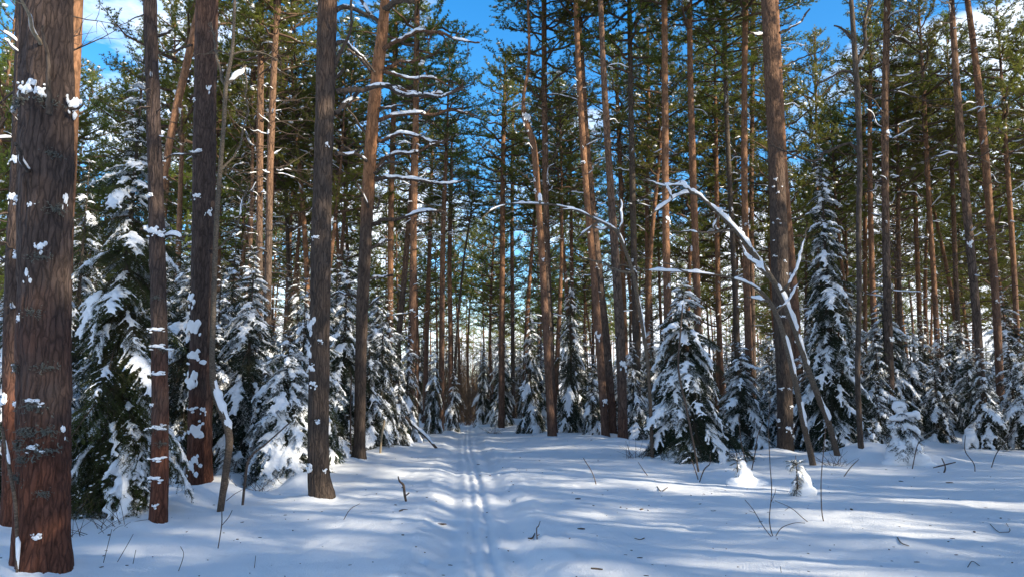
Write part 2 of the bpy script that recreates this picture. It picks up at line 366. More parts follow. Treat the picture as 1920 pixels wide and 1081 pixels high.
def G(x, y):
    x = np.asarray(x, float); y = np.asarray(y, float); q = lambda s, k=0: np.stack([x*s, y*s, np.zeros_like(x)+k*9.1], -1)
    u = x-path_x(y)
    side = np.clip((np.abs(u)-1.3)/2.5, 0, 1)
    z = 0.045*vnoise(q(0.45), 1)*np.clip((np.abs(u)-0.4)/1.0, 0.15, 1)+0.10*vnoise(q(0.22, 1), 2)*side
    z = z+0.016*vnoise(q(2.1, 2), 3)+0.011*vnoise(q(5.3, 3), 4)+0.006*vnoise(q(13, 4), 5)
    z = z+0.10*side*np.clip((y-10)/15, 0, 1)
    tr = np.exp(-(u/0.62)**4)
    wob = 0.02*vnoise(q(0.45, 7), 8)
    z = z-0.06*tr
    z = z-0.03*np.clip(vnoise(q(4.3, 12), 41)-0.45, 0, 1)/0.55-0.012*np.clip(vnoise(q(11, 13), 42)-0.4, 0, 1)
    for c, d, wd in ((-0.33, 0.040, 0.12), (-0.085, 0.042, 0.06), (0.085, 0.060, 0.06), (0.36, 0.035, 0.13)):
        mod = 0.75+0.35*vnoise(np.stack([np.zeros_like(x)+c*9, y*1.3, np.zeros_like(x)], -1), 9)
        z = z-d*(0.85+0.15*mod)*np.exp(-(((u-c+wob+0.012*vnoise(q(3.1, 17), 61))/wd)**2))
    ridge = np.exp(-((np.abs(u)-0.72)/0.16)**2)
    z = z+ridge*(0.015+0.025*np.clip(vnoise(q(3.2, 5), 6), -0.3, 1)+0.02*vnoise(q(7, 6), 7))
    z = z+np.exp(-(u/0.9)**4)*(0.010*vnoise(q(6, 8), 11)+0.007*vnoise(q(15, 9), 12))
    for k_ in range(26):
        yy = 5.0+k_*1.15; du = (-0.58, 0.60)[k_ % 2]
        z = z-0.07*np.exp(-(((x-float(0.20-0.065*yy)-du)/0.05)**2+((y-yy)/0.07)**2))
    lump = np.clip(vnoise(q(5.5, 15), 51)-0.25, 0, 1)*np.exp(-((np.abs(u)-0.85)/0.25)**2)
    z = z+0.05*lump
    for mx, my, h, rx, ry in MOUNDS: z = z+h*np.exp(-(((x-mx)/rx)**2+((y-my)/ry)**2))
    z = z-0.02*np.clip(y-40, 0, 60)
    return z
def gz(x, y): return float(G(np.array([x]), np.array([y]))[0])
def build_ground():
    ys = [4.0]
    while ys[-1] < 260: ys.append(ys[-1]*1.011+0.0)
    yb = [-60, -40, -25, -15, -8, -4, -2, 0, 1.5, 2.8, 3.4]
    ys = np.array(yb+ys)
    xs = list(np.arange(-9, -2.2, 0.07))+list(np.arange(-2.2, 1.3, 0.028))+list(np.arange(1.3, 9.001, 0.07)); s = 0.08
    while xs[-1] < 260: s *= 1.075; xs.append(xs[-1]+s); xs.insert(0, xs[0]-s)
    xs = np.array(xs)
    X, Y = np.meshgrid(xs, ys)
    Z = G(X, Y)
    v = np.stack([X, Y, Z], -1); nr, nc = X.shape
    i = np.arange(nr-1)[:, None]*nc; j = np.arange(nc-1)[None]
    f = np.stack([i+j, i+j+1, i+nc+j+1, i+nc+j], -1).reshape(-1, 4)
    mb = MB(); mb.add(v, f); o = obj('snow_ground', mb.mesh('snow_ground', [SNOW_G])); o['kind'] = 'structure'

# ------------------------------------------------------------------ foliage prototypes
def blades(P, T, k, ln, wd, spread, rng):
    """k needles at each point P, leaning along T"""
    P = np.repeat(P, k, 0); T = np.repeat(T, k, 0); n = len(P)
    r = rng.normal(size=(n, 3)); r -= T*np.sum(r*T, 1, keepdims=True); r = unit(r)
    a = spread*rng.uniform(0.35, 1.1, (n, 1))
    d = unit(T*np.cos(a)+r*np.sin(a)); l = ln*rng.uniform(0.7, 1.25, (n, 1))
    s = unit(np.cross(d, rng.normal(size=(n, 3))))*wd*0.5
    v = np.stack([P-s, P+s, P+d*l], 1).reshape(-1, 3)
    return v, np.arange(3*n).reshape(-1, 3)

def make_bough(Ln, seed, dens=1.0, droop=0.55):
    rng = np.random.default_rng(seed); wood = MB(); pts = []; tans = []; cen = []; rad = []
    n = 14; s = np.linspace(0, 1, n)
    bend = rng.normal(0, 0.05)
    sp_ = np.column_stack([Ln*s*(1-0.18*droop*s), Ln*bend*s*s, Ln*(0.10*s-droop*s**1.7)])
    tube(wood, sp_, np.linspace(0.008+0.006*Ln, 0.003, n), 4, 0, cap=False)
    twigs = []
    m = int(Ln/0.05)
    for i in range(m):
        t = 0.10+0.9*(i+rng.uniform(-0.3, 0.3))/m; t = min(max(t, 0.05), 0.99)
        p = np.array([np.interp(t, s, sp_[:, k]) for k in range(3)])
        for sd in (-1, 1):
            l = (0.44*Ln*(1-t)**0.8*(0.35+0.65*min(1, t*3.5))+0.05)*rng.uniform(0.65, 1.2)
            a = math.radians(rng.uniform(40, 65)); tt = np.linspace(0, 1, 6)[:, None]
            hang = rng.uniform(0.35, 0.9)
            q = p+tt*l*np.array([math.cos(a), sd*math.sin(a), 0.05])*np.array([1, 1, 1])+np.array([0, 0, -1.0])*hang*l*tt**1.6
            twigs.append((q, l, t))
            if l > 0.16:
                for u in np.arange(0.25, 0.95, 0.07/l):
                    pp = q[0]*(1-u)+q[-1]*u; pp[2] = np.interp(u, tt[:, 0], q[:, 2])
                    dl = rng.uniform(0.3, 0.5)*l*(1-u)+0.035
                    dd = unit(np.array([math.cos(a+rng.uniform(-.8, .8)), sd*math.sin(a)*rng.uniform(0.2, 1.0), -rng.uniform(0.2, 1.1)]))
                    twigs.append((pp+np.linspace(0, 1, 3)[:, None]*dl*dd, dl, -1))
    twigs.append((sp_[5:], Ln*0.6, -2))
    for q, l, t in twigs:
        if t >= 0 and l > 0.12: tube(wood, q, np.linspace(0.0035, 0.0015, len(q)), 3, 0, cap=False)
        ln_ = np.linalg.norm(np.diff(q, axis=0), axis=1).sum(); k = max(2, int(ln_/(0.022/dens)))
        u = np.linspace(0, 1, k)*(len(q)-1); i0 = np.clip(u.astype(int), 0, len(q)-2); f = (u-i0)[:, None]
        pts.append(q[i0]*(1-f)+q[i0+1]*f); tans.append(unit(q[i0+1]-q[i0]))
    v, f = blades(np.concatenate(pts), np.concatenate(tans), 3 if dens > 0.8 else 2, 0.036 if dens > 0.8 else 0.045, 0.0075 if dens > 0.8 else 0.012, 0.95, rng)
    fol = MB(); fol.merge(wood); fol.add(v, f, 1, False)
    return fol, (sp_, twigs)
def bough_snow(geo, Ln, seed, amount, voxel=0.016):
    sp_, twigs = geo; rng = np.random.default_rng(seed+100); cen = []; rad = []
    n = int(Ln/0.03); s = np.linspace(0, 1, len(sp_))
    ph = rng.uniform(0, 10); s0 = rng.uniform(0.15, 0.45); s1 = rng.uniform(0.8, 1.02)
    for i in range(n):
        t = i/n
        if t < s0 or t > s1: continue
        if math.sin(t*Ln*9+ph) < -1.15+0.9*(1-amount): continue
        p = np.array([np.interp(t, s, sp_[:, k]) for k in range(3)])
        r = (0.026+0.030*amount)*(0.7+0.5*Ln)*rng.uniform(0.7, 1.25)*(0.55+0.45*math.sin(math.pi*min(1, t*1.15)))
        cen.append(p+[0, rng.normal(0, 0.02), r*0.45]); rad.append((r*1.05, r*1.15, r*0.8))
    for q, l, t in twigs:
        if t < 0 or l < 0.08 or t < s0 or t > s1+0.1: continue
        if rng.random() > 0.12+0.6*amount: continue
        e = rng.uniform(0.4, 1.0); k = max(2, int(l*e/0.02))
        for u in np.linspace(0.0, e, k):
            x = u*(len(q)-1); i0 = min(int(x), len(q)-2); p = q[i0]*(1-(x-i0))+q[i0+1]*(x-i0)
            r = (0.016+0.015*amount)*rng.uniform(0.75, 1.25)*(1-0.35*u)*(0.8+0.35*Ln)
            cen.append(p+[0, 0, r*0.5]); rad.append((r, r, r*0.8))
    if not cen: cen = [sp_[8]+[0, 0, .02]]; rad = [(0.04, 0.04, 0.03)]
    m = fuse(blobs_mb(cen, rad, 1), 'bs', voxel, 2); v = np.concatenate(m.V); m.V = [v+0.011*np.stack([fbm(v*24, 2, seed), fbm(v*24+9, 2, seed+4), fbm(v*24+19, 2, seed+8)], -1)]
    ov = np.array([[1, 0, 0], [-1, 0, 0], [0, 1, 0], [0, -1, 0], [0, 0, 1], [0, 0, -1]], float); of = np.array([[0, 2, 4], [2, 1, 4], [1, 3, 4], [3, 0, 4], [2, 0, 5], [1, 2, 5], [3, 1, 5], [0, 3, 5]])
    for k in range(int((14+34*amount)*Ln/0.8)):
        q, l, t = twigs[rng.integers(len(twigs))]; x = rng.uniform(0, len(q)-1.001); i0 = int(x); p = q[i0]*(1-(x-i0))+q[i0+1]*(x-i0)
        r = rng.uniform(0.005, 0.014); m.add(ov*[r*rng.uniform(1, 2), r*rng.uniform(1, 2), r*0.8]+p+[0, 0, r*0.6], of)
    return m

BOUGH = []   # (length, foliage MB, foliage mesh, coarse MB, [(snow MB, snow mesh) heavy, medium, light])
k = 0
for Ln in (0.32, 0.6, 0.95, 1.35):
    for v_ in range(2):
        k += 1
        fine, geo = make_bough(Ln, 10+k, 1.0, 0.80 if v_ else 0.5)
        coarse, _ = make_bough(Ln, 10+k, 0.62, 0.80 if v_ else 0.5)
        sn = []
        for am in (1.0, 0.55, 0.2):
            b_ = bough_snow(geo, Ln, 10+k, am, 0.014 if Ln < 0.8 else 0.02)
            sn.append((b_, b_.mesh('bough_snow', [SNOW])))
        BOUGH.append((Ln, fine, fine.mesh('bough', [TWIG, SPRUCE_N]), coarse, sn))
BOUGH_SUNLIT_MOSSY = {}
for i in range(len(BOUGH)): BOUGH_SUNLIT_MOSSY[i] = BOUGH[i][1].mesh('sunlit_mossy_bough', [TWIG, SUNLIT_MOSSY_N])

def spruce_plan(H, R, rng, dens=1.0, low=0.06, heavy=0.5):
    """list of (bough index, matrix, snow level)"""
    out = []; z = H*low
    while z < H-0.06:
        f = z/H; Lb = max(0.12, R*(1-f)**0.75*(0.75+0.25*min(1, f*6)))
        nb = max(3, int((4+4*(1-f))*dens+rng.uniform(-0.5, 0.8))); a0 = rng.uniform(0, 6.28)
        for i in range(nb):
            l = Lb*rng.uniform(0.55, 1.4); c = [j for j in range(8) if BOUGH[j][0] >= l*0.72] or [6, 7]
            c = [j for j in c if BOUGH[j][0] <= max(l*1.7, 0.4)] or c[:2]
            j = int(rng.choice(c[:4])); sc = l/BOUGH[j][0]
            up = math.radians(-26+52*f**2+rng.uniform(-16, 12))
            M = Matrix.Translation((0, 0, z+rng.uniform(-.06, .06))) @ Matrix.Rotation(a0+i*2*math.pi/nb+rng.uniform(-.35, .35), 4, 'Z') @ Matrix.Rotation(-up, 4, 'Y') @ Matrix.Rotation(rng.uniform(-.25, .25), 4, 'X') @ Matrix.Scale(sc, 4)
            r = rng.random(); lv = 0 if r < heavy*0.45 else (1 if r < heavy*0.45+0.25 else (2 if r < heavy*0.5+0.5 else 3))
            out.append((j, M, lv))
        z += rng.uniform(0.10, 0.17)*(0.7+0.5*(1-f))*(0.75+H*0.09)/dens**0.5
    for i in range(3):
        j = i % 2; M = Matrix.Translation((0, 0, H-0.1)) @ Matrix.Rotation(i*2.1, 4, 'Z') @ Matrix.Rotation(math.radians(-55), 4, 'Y') @ Matrix.Scale(0.55, 4)
        out.append((j, M, 2))
    return out
def spruce_trunk(H, rng):
    mb = MB(); n = 14; t = np.linspace(0, 1, n)
    P = np.column_stack([0.02*H*np.sin(t*3+rng.uniform(0, 6))*t*0.5, 0.02*H*np.sin(t*2.3+rng.uniform(0, 6))*t*0.5, -0.3+t*(H+0.35)])
    P[:, :2] *= 0.4
    tube(mb, P, np.interp(t, [0, 1], [0.012*H+0.012, 0.005]), 8)
    return mb.mesh('trunk', [BARK_DARK])
def near_spruce(label, x, y, H, R, seed, heavy=0.5, dens=1.0, low=0.05, mossy=False, group='snow laden spruces'):
    rng = np.random.default_rng(seed); t = thing('spruce_tree', label, 'spruce', (x, y, gz(x, y)), group)
    obj('trunk', spruce_trunk(H, rng), t)
    for j, M, lv in spruce_plan(H, R, rng, dens, low, heavy):
        b = obj('bough', BOUGH_SUNLIT_MOSSY[j] if mossy else BOUGH[j][2], t, M)
        if lv < 3: obj('snow', BOUGH[j][4][lv][1], b, None, True)
    return t
def baked_spruce(H, R, seed, heavy=0.5, dens=0.75, low=0.04):
    rng = np.random.default_rng(seed); fol = MB(); sn = MB()
    for j, M, lv in spruce_plan(H, R, rng, dens, low, heavy):
        fol.merge(BOUGH[j][3], M)
        if lv < 3: sn.merge(BOUGH[j][4][lv][0], M)
    return spruce_trunk(H, rng), fol.mesh('foliage', [TWIG, SPRUCE_N]), sn.mesh('snow', [SNOW])

def make_crown(H, R, seed, snow_n=30, tuft_k=11, limbs=34, far=False):
    """the living crown of a pine: limbs, twigs and needle tufts, base at z=0"""
    rng = np.random.default_rng(seed); mb = MB(); sn = MB(); TP = []; TT = []
    iv, if_ = ico(1)
    for i in range(limbs):
        f = (i+rng.uniform(-.4, .4))/limbs; f = min(max(f, 0), 0.98); z = H*f
        prof = (0.55+0.6*math.sin(math.pi*min(1, 0.18+f*0.95)))*(1-f**5)
        l = R*prof*rng.uniform(0.6, 1.15)+0.25; a = i*2.4+rng.uniform(-.6, .6)
        el = math.radians(rng.uniform(-8, 22)+45*f*f)
        n = 7; t = np.linspace(0, 1, n)
        side = rng.normal(0, 0.16)
        P = np.column_stack([l*t*math.cos(el), l*side*t*t, z*0+l*t*math.sin(el)+l*0.22*t*t*rng.uniform(-0.6, 1.3)])
        c, s_ = math.cos(a), math.sin(a)
        P = np.column_stack([P[:, 0]*c-P[:, 1]*s_, P[:, 0]*s_+P[:, 1]*c, P[:, 2]+z])
        P += np.vstack([np.zeros((1, 3)), rng.normal(0, 0.025*l, (n-1, 3))])
        tube(mb, P, np.linspace(0.022*l+0.008, 0.007, n), 5, 0, cap=False)
        out = unit(P[-1]-P[0])
        nsub = int(7+l*6.5)
        for q in range(nsub):
            u = 0.18+0.82*(q+rng.random())/nsub; x = u*(n-1); i0 = min(int(x), n-2); p = P[i0]*(1-(x-i0))+P[i0+1]*(x-i0)
            d = unit(out*rng.uniform(0.3, 1.0)+rng.normal(0, 0.62, 3)*[1, 1, 0.55]+[0, 0, 0.28])
            sl = rng.uniform(0.28, 0.62)*(1.15-0.4*u)*min(1.2, 0.5+l*0.4)
            Q = p+np.linspace(0, 1, 4)[:, None]*d*sl+np.linspace(0, 1, 4)[:, None]**2*np.array([0, 0, 0.12*sl])
            tube(mb, Q, [0.006, 0.005, 0.004, 0.003], 3, 0, cap=False)
            kk = max(3, int(sl/(0.2 if far else 0.045))); uu = np.linspace(0.25, 1, kk)*3; i1 = np.clip(uu.astype(int), 0, 2); ff = (uu-i1)[:, None]
            TP.append(Q[i1]*(1-ff)+Q[i1+1]*ff+rng.normal(0, 0.03, (kk, 3))); dd = np.repeat(d[None], kk, 0)+rng.normal(0, 0.45, (kk, 3))+[0, 0, 0.2]; TT.append(unit(dd))
            if rng.random() < snow_n/(limbs*7.0):
                r = rng.uniform(0.035, 0.09)
                ce = Q[2]+[0, 0, r*0.4]
                sn.add(iv*np.array([r*rng.uniform(1, 1.9), r*rng.uniform(1, 1.9), r*0.7])*(1+0.18*vnoise(iv*2+q, i))[:, None]+ce, if_)
    v, f = blades(np.concatenate(TP), np.concatenate(TT), tuft_k, 0.20 if far else 0.095, 0.05 if far else 0.021, 1.05, rng)
    mb.add(v, f, 1, False)
    return mb, sn

def dead_branches(z0, z1, n, seed, lmax=1.5, thick=1.0, trunk_r=0.12, snowy=0.4):
    rng = np.random.default_rng(seed); mb = MB(); sn = MB()
    for i in range(n):
        z = rng.uniform(z0, z1); a = rng.uniform(0, 6.283); l = lmax*rng.uniform(0.25, 1.0)**1.2*(0.45+0.55*(z-z0)/(z1-z0))
        el = math.radians(rng.uniform(-22, 32)); k = 7; t = np.linspace(0, 1, k)
        sag = rng.uniform(-0.35, 0.3)
        P = np.column_stack([trunk_r*0.6+l*t*math.cos(el), l*rng.normal(0, .12)*t*t, l*t*math.sin(el)+sag*l*t*t])
        P[1:] += rng.normal(0, 0.025*l, (k-1, 3)); c, s_ = math.cos(a), math.sin(a)
        P = np.column_stack([P[:, 0]*c-P[:, 1]*s_, P[:, 0]*s_+P[:, 1]*c, P[:, 2]+z])
        r0 = (0.006+0.011*l)*thick
        R = np.linspace(r0, 0.0035, k); tube(mb, P, R, 5, 0)
        for q in range(int(2+l*4)):
            u = rng.uniform(0.3, 1); x = u*(k-1); i0 = min(int(x), k-2); p = P[i0]*(1-(x-i0))+P[i0+1]*(x-i0)
            d = unit(unit(P[-1]-P[0])*0.8+rng.normal(0, 0.7, 3)); sl = l*rng.uniform(0.12, 0.4)
            Q = p+np.linspace(0, 1, 4)[:, None]*d*sl+rng.normal(0, 0.03*sl, (4, 3)); Q[0] = p
            tube(mb, Q, np.linspace(0.0055, 0.002, 4)*thick, 3, 0, cap=False)
        if rng.random() < snowy and abs(el) < 0.5:
            b = rng.uniform(0.3, 1); m_ = max(3, int(b*k)); snow_ridge(sn, P[:m_], R[:m_], 0.012, rng.uniform(0.018, 0.04), seed+i, 7, 0.2, 0.06)
    return mb, sn

CROWNS = []
for i, (H, R, n, lb) in enumerate([(8.5, 2.2, 30, 42), (9.5, 2.5, 40, 44), (8.5, 2.0, 24, 40), (12.0, 2.2, 40, 52), (8.0, 2.7, 34, 40), (13.5, 2.1, 40, 56), (7.5, 2.3, 30, 38)]):
    a_, b_ = make_crown(H, R, 40+i, n, 10, lb)
    CROWNS.append((H, R, a_.mesh('crown', [LIMB, PINE_N]), b_.mesh('crown_snow', [SNOW]), a_))
DEAD = []
for i, (z0, z1, n, lm) in enumerate([(3, 13, 30, 1.3), (2.5, 14, 60, 2.2), (5, 14, 34, 1.6), (3.5, 14, 75, 2.7)]):
    a_, b_ = dead_branches(z0, z1, n, 60+i, lm); DEAD.append((a_.mesh('dead_branches', [TWIG]), b_.mesh('snow', [SNOW])))

CLUMPS = []
for i in range(6):
    rng = np.random.default_rng(80+i); c = [(0, 0, 0)]; r = [(0.36, 0.40, 0.26)]
    for q in range(15):
        c.append((rng.normal(0, .36), rng.uniform(-.3, .2), rng.normal(0, .3))); s_ = rng.uniform(0.09, 0.30); r.append((s_, s_*0.9, s_*0.85))
    m = fuse(blobs_mb(c, r, 2), 'clump', 0.05, 2); v = np.concatenate(m.V); v += 0.09*np.stack([vnoise(v*4, i), vnoise(v*4, i+5), vnoise(v*4, i+9)], -1); m.V = [v]
    CLUMPS.append(m.mesh('snow_clump', [SNOW]))
rng = np.random.default_rng(3)
def lichen_mesh(seed):
    rng = np.random.default_rng(seed); mb = MB()
    for i in range(26):
        p = rng.normal(0, 1, 3)*[0.05, 0.02, 0.025]; d = unit(rng.normal(0, 1, 3)+[0, -1.2, 0]); l = rng.uniform(0.02, 0.06)
        P = p+np.linspace(0, 1, 4)[:, None]*d*l+rng.normal(0, 0.006, (4, 3)); tube(mb, P, [0.006, 0.005, 0.004, 0.002], 4, 0)
    v, f = blades(rng.normal(0, 1, (60, 3))*[0.06, 0.02, 0.03], unit(rng.normal(0, 1, (60, 3))+[0, -0.6, 0]), 2, 0.03, 0.008, 0.9, rng); mb.add(v, f, 0, False)
    return mb.mesh('lichen', [LICHEN])
LICH = [lichen_mesh(90+i) for i in range(4)]

# ------------------------------------------------------------------ pines traced from the photograph
def bark_disp(amp, fr=13.0, zs=0.2, ns_base=0.0):
    def d(P, a, R):
        X = np.cos(a)[None]*R[:, None]; Y = np.sin(a)[None]*R[:, None]; Z = np.repeat(P[:, 2:3], len(a), 1)
        q = np.stack([X*fr+5, Y*fr, Z*fr*zs], -1); q = q+0.35*vnoise(q*1.7, 5)[..., None]
        r = np.abs(vnoise(q, 21)); rd = -np.clip(0.22-r, 0, 1)/0.22
        low = np.stack([X*3, Y*3, Z*0.8], -1)
        h = np.clip(1-(P[:, 2:3]-0.0)/0.35, 0, 1)**2                         # root flare
        fl = h*R[:, None]*0.07*(1+0.8*np.sin(a*4+1.0)[None])
        return amp*rd+amp*0.7*vnoise(q*2.3, 33)+R[:, None]*0.06*vnoise(low, 14)+fl
    return d
CROWN_I = [0]
def traced_pine(label, pts, Y, Ht=21.0, zb=13.0, mat=None, fine=0, crown=True, dead=None, group=None, name='pine_tree', crown_s=1.0):
    """pts: list of (px, py, width px) from the ground up, on the upright plane y=Y"""
    W = []
    for px, py, wd in pts:
        p = P3(px, py, Y); W.append([*p, pxm(wd, p)/2*(0.84 if fine < 2 else 0.94)])
    W = np.array(W)
    if W[0, 2] > 0.0:                                # base hidden in the photo: run the stem on down
        s = (W[0, :3]-W[min(2, len(W)-1), :3]); s = s/abs(s[2]) ; s[0] = np.clip(s[0], -0.12, 0.12)
        W = np.vstack([[*(W[0, :3]+s*W[0, 2]), W[0, 3]*1.12], W])
    bx, by = W[0, 0], W[0, 1]; g = gz(bx, by)
    W = np.vstack([[bx, by, g-0.35, W[0, 3]], [bx, by, g+0.02, W[0, 3]], W[1:]]) if W[1, 2] > g+0.3 else np.vstack([[bx, by, g-0.35, W[0, 3]], W[1:]])
    W = W[np.argsort(W[:, 2])]
    top = W[-1]; dirn = (W[-1, :3]-W[-2, :3]); dirn = dirn/dirn[2]; dirn[0] = np.clip(dirn[0], -0.12, 0.12)
    rt = top[3]; W2 = [W]
    if top[2] < Ht:
        for f in (0.33, 0.66, 1.0):
            z = (Ht-top[2])*f; q = top[:3]+dirn*z*0.9+np.array([0, 0, z*0.1]); W2.append(np.array([[*q, rt*(1-f)+0.02*f]]))
    W = np.vstack(W2)
    t = thing(name, label, 'pine', (bx, by, g), group)
    MOUNDS.append((bx-0.10, by+0.05, 0.09, 0.42, 0.36)); MOUNDS.append((bx+W[0, 3]+0.06, by-0.1, -0.05, 0.14, 0.2))
    W[:, :3] -= [bx, by, g]
    nr = {0: 34, 1: 90, 2: 330, 3: 560}[fine]; ns = {0: 12, 1: 28, 2: 72, 3: 132}[fine]
    if fine >= 2:
        vis = W[:, 2].searchsorted(7.5 if fine == 3 else 11.0)
    X = catmull(W, nr) if fine < 2 else catmull(W, nr)
    mb = MB(); tube(mb, X[:, :3], X[:, 3], ns, 0, bark_disp({0: 0.0, 1: 0.006, 2: 0.010, 3: 0.014}[fine]) if fine else None)
    obj('trunk', mb.mesh('trunk', [mat or BARK]), t)
    def at(z): return np.array([np.interp(z, X[:, 2], X[:, k]) for k in range(4)])
    if crown:
        CROWN_I[0] += 1; H, R, me, ms, _ = CROWNS[CROWN_I[0] % len(CROWNS)]
        a, b = at(zb), at(min(zb+H, X[-1, 2])); s = (X[-1, 2]-zb)/H
        d = Vector((b-a)[:3]); q = Vector((0, 0, 1)).rotation_difference(d)
        M = Matrix.Translation(a[:3]) @ q.to_matrix().to_4x4() @ Matrix.Rotation(CROWN_I[0]*1.9, 4, 'Z') @ Matrix.Diagonal((crown_s, crown_s, s, 1))
        obj('crown', me, t, M, True); obj('snow', ms, t, M, True)
    if dead is not None:
        md, msn = DEAD[dead % 4]
        a, b = at(2), at(14); d = Vector((b-a)[:3]); q = Vector((0, 0, 1)).rotation_difference(d)
        M = Matrix.Translation(a[:3]) @ q.to_matrix().to_4x4() @ Matrix.Translation((0, 0, -2)) @ Matrix.Rotation(CROWN_I[0]*2.3+dead, 4, 'Z')
        obj('dead_branches', md, t, M, True); obj('snow', msn, t, M, True)
    return t, at, (bx, by, g)

CL_I = [0]
def clump_on(tr, px, py, wpx, hpx, Y, parent_label=None):
    """snow clump of wpx by hpx pixels caught on the front of a traced trunk"""
    t, at, (bx, by, g) = tr; p = P3(px, py, Y); z = p[2]-g; c = at(z); r = c[3]
    ox = np.clip((p[0]-bx-c[0]), -r*1.15, r*1.15); oy = -math.sqrt(max(r*r-min(abs(ox), r)**2, 0))*0.96
    s = pxm(wpx, p)/1.3; h = pxm(hpx, p)/1.15; CL_I[0] += 1
    M = Matrix.Translation((c[0]+ox, c[1]+oy, z)) @ Matrix.Rotation(math.atan2(ox, -oy), 4, 'Z') @ Matrix.Diagonal((s, min(s, 0.07), h, 1))
    obj('snow_clump', CLUMPS[CL_I[0] % 6], t, M)
def lichen_on(tr, px, py, Y, s=1.0):
    t, at, (bx, by, g) = tr; p = P3(px, py, Y); z = p[2]-g; c = at(z); r = c[3]
    ox = np.clip((p[0]-bx-c[0]), -r, r); oy = -math.sqrt(max(r*r-ox*ox, 0)); CL_I[0] += 1
    M = Matrix.Translation((c[0]+ox, c[1]+oy, z)) @ Matrix.Rotation(math.atan2(ox, -oy), 4, 'Z') @ Matrix.Scale(s, 4)
    obj('lichen', LICH[CL_I[0] % 4], t, M @ Matrix.Diagonal((0.8, 0.6, 0.8, 1)), True)
def branch_on(tr, pts, Y, snow=0.03, yoff=(0, 0), mat=None, gaps=0.0, twigs=3, name='branch'):
    """a branch traced in the photo: (px, py, width px); yoff = how far it runs towards/away from the camera"""
    t, at, (bx, by, g) = tr; W = []
    for i, (px, py, wd) in enumerate(pts):
        f = i/(len(pts)-1); p = P3(px, py, Y+yoff[0]*(1-f)+yoff[1]*f); W.append([*(p-[bx, by, g]), pxm(wd, p)/2])
    n = max(8, len(pts)*4); X = catmull(np.array(W), n); rng = np.random.default_rng(int(abs(pts[0][0]*7+pts[0][1])))
    jit = rng.normal(0, 0.05, (n, 3)); jit = (jit+np.roll(jit, 1, 0)+np.roll(jit, -1, 0))/3; X[1:, :3] += jit[1:]*min(1, np.linalg.norm(X[-1, :3]-X[0, :3])*0.5)
    mb = MB(); tube(mb, X[:, :3], np.maximum(X[:, 3], 0.004), 8)
    ln = np.linalg.norm(X[-1, :3]-X[0, :3])
    for q in range(twigs):
        i = int(rng.uniform(0.35, 0.98)*n) ; i = min(i, n-2); d = unit(unit(X[i+1, :3]-X[i, :3])*0.8+rng.normal(0, 0.6, 3)); sl = ln*rng.uniform(0.08, 0.28)
        Q = X[i, :3]+np.linspace(0, 1, 5)[:, None]*d*sl+np.vstack([[0, 0, 0], rng.normal(0, 0.04*sl, (4, 3))]); tube(mb, Q, np.linspace(max(0.004, X[i, 3]*0.5), 0.0025, 5), 4)
    b = obj(name, mb.mesh('branch', [mat or BARK_DARK]), t)
    if snow > 0:
        sn = MB(); k0 = 1 if n > 10 else 0
        snow_ridge(sn, X[k0:n-1, :3], X[k0:n-1, 3]*0.8, snow*0.22, snow*0.85, int(pts[0][1]), 11, gaps)
        if sn.V: obj('snow', sn.mesh('snow', [SNOW]), b, None, gaps > 0)
    return b

LD = 'large pines lining the trail'
# --- left front
Y1 = 6.75
p1 = traced_pine('thickest pine, reddish brown furrowed trunk at the left front', [(76, 1046, 104), (78, 960, 100), (82, 800, 98), (83, 600, 96), (84, 400, 95), (87, 200, 94), (88, 0, 93)], Y1, 20, 12, BARK_NEAR, 3, dead=None)
for a in [(62, 600, 14, 16), (40, 688, 18, 12), (92, 752, 26, 12), (48, 756, 16, 14), (88, 836, 24, 14), (95, 998, 15, 13), (42, 482, 24, 18), (100, 470, 16, 22), (48, 380, 18, 16), (88, 395, 14, 16), (38, 192, 24, 40), (78, 182, 34, 30), (102, 190, 26, 28), (136, 195, 36, 40), (126, 806, 10, 20), (128, 375, 10, 30), (78, 520, 12, 26)]: clump_on(p1, *a, Y1)
for a in [(90, 762, 1.3), (60, 832, 1.2), (104, 842, 1.4), (72, 858, 1.0), (56, 893, 1.0), (104, 920, .8), (60, 205, 1.6), (110, 205, 1.5), (120, 400, 1.2), (50, 690, 1), (110, 690, 1), (80, 808, 1.4), (110, 808, 1.2), (90, 590, 1), (100, 490, 1.0), (118, 300, 1)]: lichen_on(p1, a[0], a[1], Y1, a[2])
branch_on(p1, [(60, 330, 9), (45, 300, 8), (28, 272, 6)], Y1-0.3, 0.03, (0.2, -0.5), twigs=1)
branch_on(p1, [(78, 90, 8), (62, 50, 7), (40, -5, 5)], Y1-0.25, 0.018, (0.1, -0.5), TWIG_PALE, twigs=1)
branch_on(p1, [(92, 215, 12), (90, 150, 8), (88, 90, 6), (82, 52, 5)], Y1-0.32, 0.0, (0, -0.1), twigs=0, name='dead_stub')
branch_on(p1, [(130, 205, 8), (148, 203, 6), (156, 196, 3)], Y1-0.1, 0.03, (0, 0), twigs=0, name='dead_stub')
Y3 = Yground(971)
p3 = traced_pine('slim straight pine with rusty base, second from the left in front', [(297, 971, 36), (299, 900, 34), (300, 780, 33), (298, 600, 31), (293, 400, 29), (287, 200, 27), (281, 0, 26)], Y3, 19, 12, BARK_NEAR, 2, dead=2)
for a in [(300, 618, 26, 10), (300, 650, 34, 10), (302, 700, 24, 9), (303, 800, 34, 12), (300, 858, 28, 9), (298, 895, 26, 10), (290, 758, 12, 8), (292, 436, 26, 18), (285, 370, 18, 9), (305, 440, 22, 16), (298, 945, 10, 9)]: clump_on(p3, *a, Y3)
